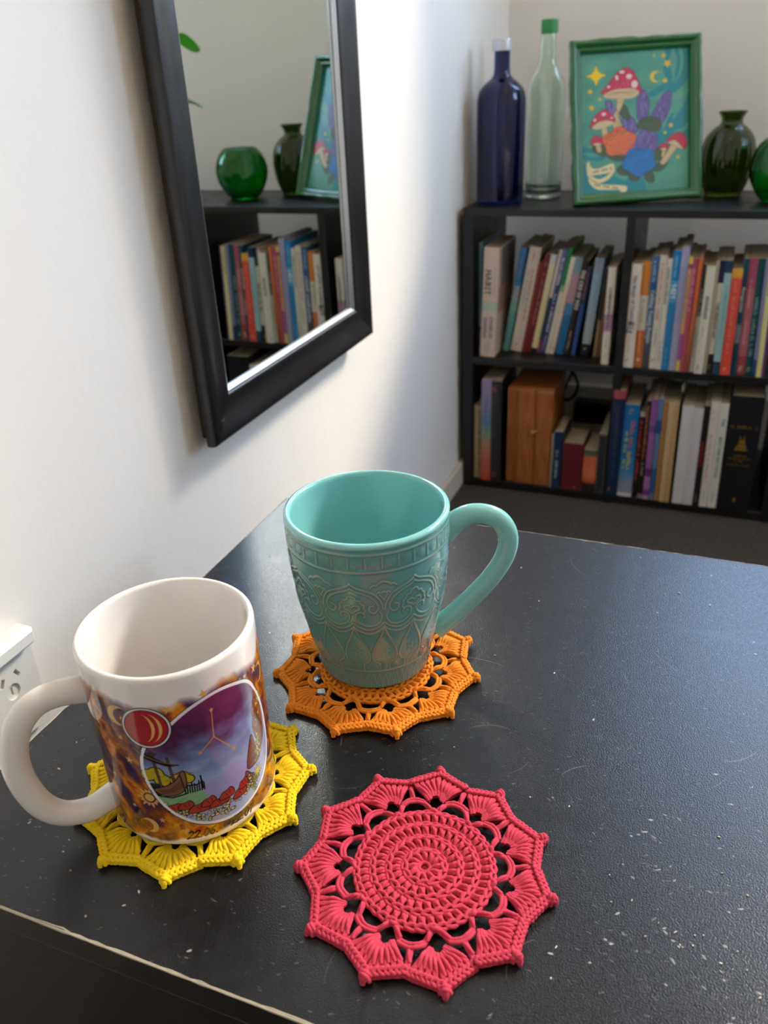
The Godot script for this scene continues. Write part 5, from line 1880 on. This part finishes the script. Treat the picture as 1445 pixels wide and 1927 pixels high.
	o = book("small dark book with a glowing orange picture on its spine", C, 0.2768, y, 0.0, 0.0247, 0.0877, 0.0, 0.09, [[0.14, "5d5f4a"], [0.28, "d4674a"], [0.55, "d97f4a", 1], [0.75, "b9532f", 1], [0.82, "4a2018", 1], [1.0, "2b251f"]])
	book("thin black case with pale grey edges at the end of the lower left row", C, 0.2935, y, -0.002, 0.0150, 0.1223, -0.6, 0.12, [[0.03, "6d7072"], [0.97, "2c2e30"], [1.0, "4a4c4e"]], [[0.11, 0.0016, "8a8e90", 0.5, 0.06], [0.11, 0.0016, "8a8e90", 0.5, 0.92]])
	# lower right
	book("tall navy book with a dusky red head, left of the lower right row", D, 0.3192, y, 0.002, 0.0208, 0.2122, 0.0, d, [[0.075, "a94a55"], [0.085, "2a2434"], [1.0, "15294a"]], [[0.10, 0.0045, "5d5a60", 0.62, 0.5], [0.03, 0.005, "3f4a66", 0.25, 0.5], [0.007, 0.005, "b08a5c", 0.06, 0.3]])
	book("blue book with yellow and red comic lettering", D, 0.3462, y, 0.0, 0.0264, 0.1857, 0.0, d, [[0.32, "0f6fae"], [0.70, "2f7fb5", 1], [0.84, "7f93b0", 1], [0.96, "8a96ac"], [1.0, "d6d0cc"]], [[0.020, 0.0085, "d06b62", 0.78, 0.68], [0.046, 0.0085, "cf625c", 0.62, 0.66], [0.036, 0.0090, "d8c743", 0.40, 0.62], [0.024, 0.0065, "d6cc5a", 0.655, 0.32], [0.018, 0.0065, "d6cc5a", 0.53, 0.30], [0.022, 0.0065, "d6cc5a", 0.35, 0.28], [0.010, 0.008, "c98a6a", 0.93, 0.50]])
	book("black book with red lettering beside the blue comic one", D, 0.3570, y, -0.002, 0.0094, 0.1731, 0.0, d, [[0.05, "a8a59a"], [1.0, "171315"]], [[0.120, 0.0068, "c0454f", 0.56, 0.5]])
	book("narrow black book with orange lettering", D, 0.3660, y, -0.001, 0.0082, 0.1958, -0.3, d, [[0.95, "1b1714"], [1.0, "8a867e"]], [[0.105, 0.0052, "c27a55", 0.68, 0.5], [0.026, 0.005, "a8a490", 0.31, 0.5]])
	book("violet book in lighter and darker purple bands", D, 0.3784, y, 0.001, 0.0112, 0.2003, -0.5, d, [[0.26, "8f5aa0"], [0.32, "6f4a8c"], [0.68, "9a5f9c"], [0.76, "6a2f78"], [0.90, "a277ac"], [0.96, "70357f"], [1.0, "b48aa8"]])
	book("narrow medium blue book with a darker blue panel", D, 0.3878, y, 0.001, 0.0084, 0.2019, -0.5, d, [[0.20, "5f84b5"], [0.33, "1d558f"], [0.68, "5f86b0"], [0.93, "235e96"], [1.0, "6a7ea0"]])
	book("tan brown book beside the two pale wooden coloured ones", D, 0.3968, y, 0.001, 0.0084, 0.1977, -0.5, d, [[1.0, "a97c48"]])
	book("sandy beige book, left one of a plain pair", D, 0.4071, y, 0.003, 0.0096, 0.1962, -0.6, d, [[1.0, "cdaf86"]])
	book("sandy ochre book, right one of a plain pair", D, 0.4160, y, 0.003, 0.0083, 0.1964, -0.8, d, [[1.0, "bf9f6d"]])
	book("tall thin black book with a white head behind the white pair", D, 0.4203, y, -0.02, 0.0040, 0.2252, -0.8, d, [[0.06, "b9b6b0"], [1.0, "211f1d"]])
	book("plain bluish white binder, left one of two", D, 0.4390, y, 0.003, 0.0178, 0.1940, -0.6, d, [[1.0, "d6d3d4"]])
	book("plain bluish white binder, right one of two", D, 0.4573, y, 0.003, 0.0180, 0.1911, -0.7, d, [[1.0, "d0ccd0"]])
	book("black book with red lettering, right of the plain white binders", D, 0.4690, y, 0.002, 0.0112, 0.1963, -0.8, d, [[1.0, "1c1c1c"]], [[0.048, 0.007, "b0363f", 0.53, 0.5], [0.02, 0.004, "7a7874", 0.08, 0.5]])
	book("white book with thin red lettering", D, 0.4828, y, 0.003, 0.0134, 0.2056, -0.9, d, [[1.0, "ded8cf"]], [[0.095, 0.0060, "c98f86", 0.47, 0.5], [0.016, 0.005, "b9b3b5", 0.88, 0.5], [0.02, 0.004, "b5b3a8", 0.10, 0.5]])
	book("white book with bold green capitals", D, 0.4990, y, 0.003, 0.0156, 0.2035, -1.0, d, [[1.0, "dcd9cf"]], [["THE", 0.0085, "2d8a78", 0.83, 0.58], ["BEST ONE HIT FOCUS", 0.0080, "2d8a78", 0.50, 0.54], [0.02, 0.004, "8ba39a", 0.10, 0.5]])
	o = book("big black hardback with a gold crown-like emblem and gold lines", D, 0.5545, y, 0.003, 0.0540, 0.2205, -0.9, 0.16, [[1.0, "0f1316"]], [], true)
	part("lettering", marks(0.044, 0.0065, 5), M.gold_foil, o).position = Vector3(-0.0275, 0.165, 0.0006)
	for q in [[0.022, 0.110], [0.036, 0.1045], [0.014, 0.0990], [0.038, 0.0920]]:
		part("gilt_line", marks(q[0], 0.0035, int(q[1] * 1e4)), M.gold_foil, o).position = Vector3(-0.0275, q[1], 0.0006)
	var b := MB.new()
	for p in [[[-0.010, 0], [0.010, 0], [0.011, 0.004], [-0.011, 0.004]], [[-0.009, 0.005], [0.009, 0.005], [0.007, 0.012], [-0.006, 0.012]], [[-0.006, 0.013], [0.006, 0.013], [0.005, 0.019], [0.002, 0.021], [-0.004, 0.019]], [[-0.0045, 0.020], [-0.002, 0.020], [-0.003, 0.030]], [[0.002, 0.020], [0.0045, 0.020], [0.0035, 0.031]]]:
		b.face(p.map(func(q): return Vector3(q[0], q[1], 0.0)), Vector3(0, 0.01, -1))
	part("gilt_emblem", b.mesh(), M.gold_foil, o).position = Vector3(-0.0275, 0.120, 0.0007)
	b = MB.new()
	b.ball(Vector3.ZERO, Vector3(0.0025, 0.0045, 0.0004), 10, 6)
	part("gilt_mark", b.mesh(), M.gold_foil, o).position = Vector3(-0.0265, 0.022, 0.0005)


# ------------------------------------------------------------------ other things on the lower shelf

func make_lower_shelf_things() -> void:
	var o := thing("wooden_box", "cedar wood box with two doors and a brass clasp on the lower shelf", "box", Vector3(0.1003, 0.0187, FRONT_Z - 0.002))
	var h := 0.198
	part("case", box_mesh(Vector3(0, 0, -0.13), Vector3(0.0875, h, -0.0112), 0.001), M.cedar, o)
	for k in [[0.0003, 0.0060], [0.0064, 0.0110], [0.0114, 0.0160], [0.0164, 0.0208]]:
		part("fluted_strip", box_mesh(Vector3(k[0], 0.0004, -0.0110), Vector3(k[1], h - 0.0004, -0.002), 0.0012), M.cedar, o)
	part("door", box_mesh(Vector3(0.0212, 0.0004, -0.0110), Vector3(0.0545, h - 0.0004, 0.0), 0.0012), M.cedar, o)
	var door := part("door", box_mesh(Vector3(0.0560, 0.0004, -0.0110), Vector3(0.0873, h - 0.0004, 0.0), 0.0012), M.cedar, o)
	var b := MB.new()
	b.ball(Vector3(0.0525, 0.110, 0.0012), Vector3(0.0046, 0.0058, 0.0016), 16, 8)
	b.box(Vector3(0.0500, 0.113, 0.0002), Vector3(0.0600, 0.1165, 0.0016), 0.0004)
	b.ball(Vector3(0.0588, 0.1155, 0.0014), Vector3(0.0026, 0.0026, 0.0014), 12, 6)
	part("brass_clasp", b.mesh(), M.brass, door)
	# behind: a power board on the wall and a looped cable
	o = thing("power_board", "black power board lying against the wall behind the lower shelf", "power board", Vector3(0.180, 0.036, WALL_Z + 0.0135))
	part("casing", box_mesh(Vector3(0, 0, 0), Vector3(0.115, 0.052, 0.03), 0.004), M.black_plastic, o)
	for k in 3:
		part("socket_face", box_mesh(Vector3(0.008 + k * 0.036, 0.012, 0.0301), Vector3(0.036 + k * 0.036, 0.040, 0.0312), 0.001), M.black_plastic, o)
	b = MB.new()
	b.tube(curve([Vector3(0.120, 0.215, -1.80), Vector3(0.150, 0.196, -1.775), Vector3(0.176, 0.167, -1.765), Vector3(0.191, 0.142, -1.762), Vector3(0.185, 0.112, -1.764), Vector3(0.166, 0.099, -1.768), Vector3(0.158, 0.112, -1.772), Vector3(0.168, 0.140, -1.776), Vector3(0.176, 0.170, -1.78), Vector3(0.172, 0.20, -1.80), Vector3(0.16, 0.232, -1.832)], 8), 0.0032, 8)
	var cable := part("cable", b.mesh(), M.black_plastic, self)
	tag(cable, "loop of black cable hanging behind the lower shelf above the maroon book", "cable")


# ------------------------------------------------------------------ the plant, seen only in the mirror

func make_plant() -> void:
	rng.seed = 61
	var o := thing("potted_plant", "potted plant with rounded green leaves, two of them showing in the mirror", "plant", Vector3(0.760, SHELF_TOP + 0.0004, -1.625))
	var b := MB.new()
	b.lathe([Vector2(0.0001, 0.0), Vector2(0.040, 0.0), Vector2(0.043, 0.004), Vector2(0.055, 0.085), Vector2(0.060, 0.086), Vector2(0.061, 0.104), Vector2(0.056, 0.105), Vector2(0.052, 0.085), Vector2(0.0001, 0.083)], 36)
	part("pot", b.mesh(), M.terracotta, o)
	var leaves := [[Vector3(-0.132, 0.287, 0.02), 1.0, true], [Vector3(-0.130, 0.182, 0.02), 0.8, false]]
	for k in 12:
		var a := TAU * k / 12 + rng.randf() * 0.4
		leaves.append([Vector3(cos(a) * rng.randf_range(0.02, 0.075) + 0.02, rng.randf_range(0.14, 0.30), sin(a) * rng.randf_range(0.02, 0.07)), rng.randf_range(0.7, 1.0), rng.randf() < 0.7])
	for l in leaves:
		var tip: Vector3 = l[0]
		b = MB.new()
		var root := Vector3(tip.x * 0.15, 0.083, tip.z * 0.15)
		var join := tip - Vector3(tip.x, 0, tip.z).normalized() * 0.01
		b.tube(curve([root, Vector3(tip.x * 0.3, tip.y * 0.62, tip.z * 0.3), join], 6), 0.0016, 6)
		part("stem", b.mesh(), M.stem, o)
		# a thick rounded leaf blade, hanging outward
		b = MB.new()
		var out := Vector3(tip.x, -0.012 if l[2] else -0.006, tip.z).normalized()
		var side := out.cross(Vector3.UP).normalized()
		var up := side.cross(out)
		var top := []
		var low := []
		for i in 13:
			var t := float(i) / 12
			var w: float = 0.021 * l[1] * pow(sin(PI * clampf(pow(t, 0.85), 0.001, 0.999)), 0.62)
			var ra := []
			var rb := []
			for j in 9:
				var s := -1.0 + 2.0 * j / 8
				var p: Vector3 = join + out * (0.052 * l[1] * t) + side.rotated(out, 0.9 if l[2] else 0.35) * w * s + up * (-0.010 * t * t + 0.004 * s * s)
				ra.append(p + up * 0.0009 * (1.0 - s * s))
				rb.append(p - up * 0.0009 * (1.0 - s * s))
			top.append(ra)
			low.append(rb)
		b.grid(top, false, 1.0)
		b.grid(low, false, -1.0)
		part("leaf", b.mesh(), M.leaf if l[2] else M.pale_leaf, o)
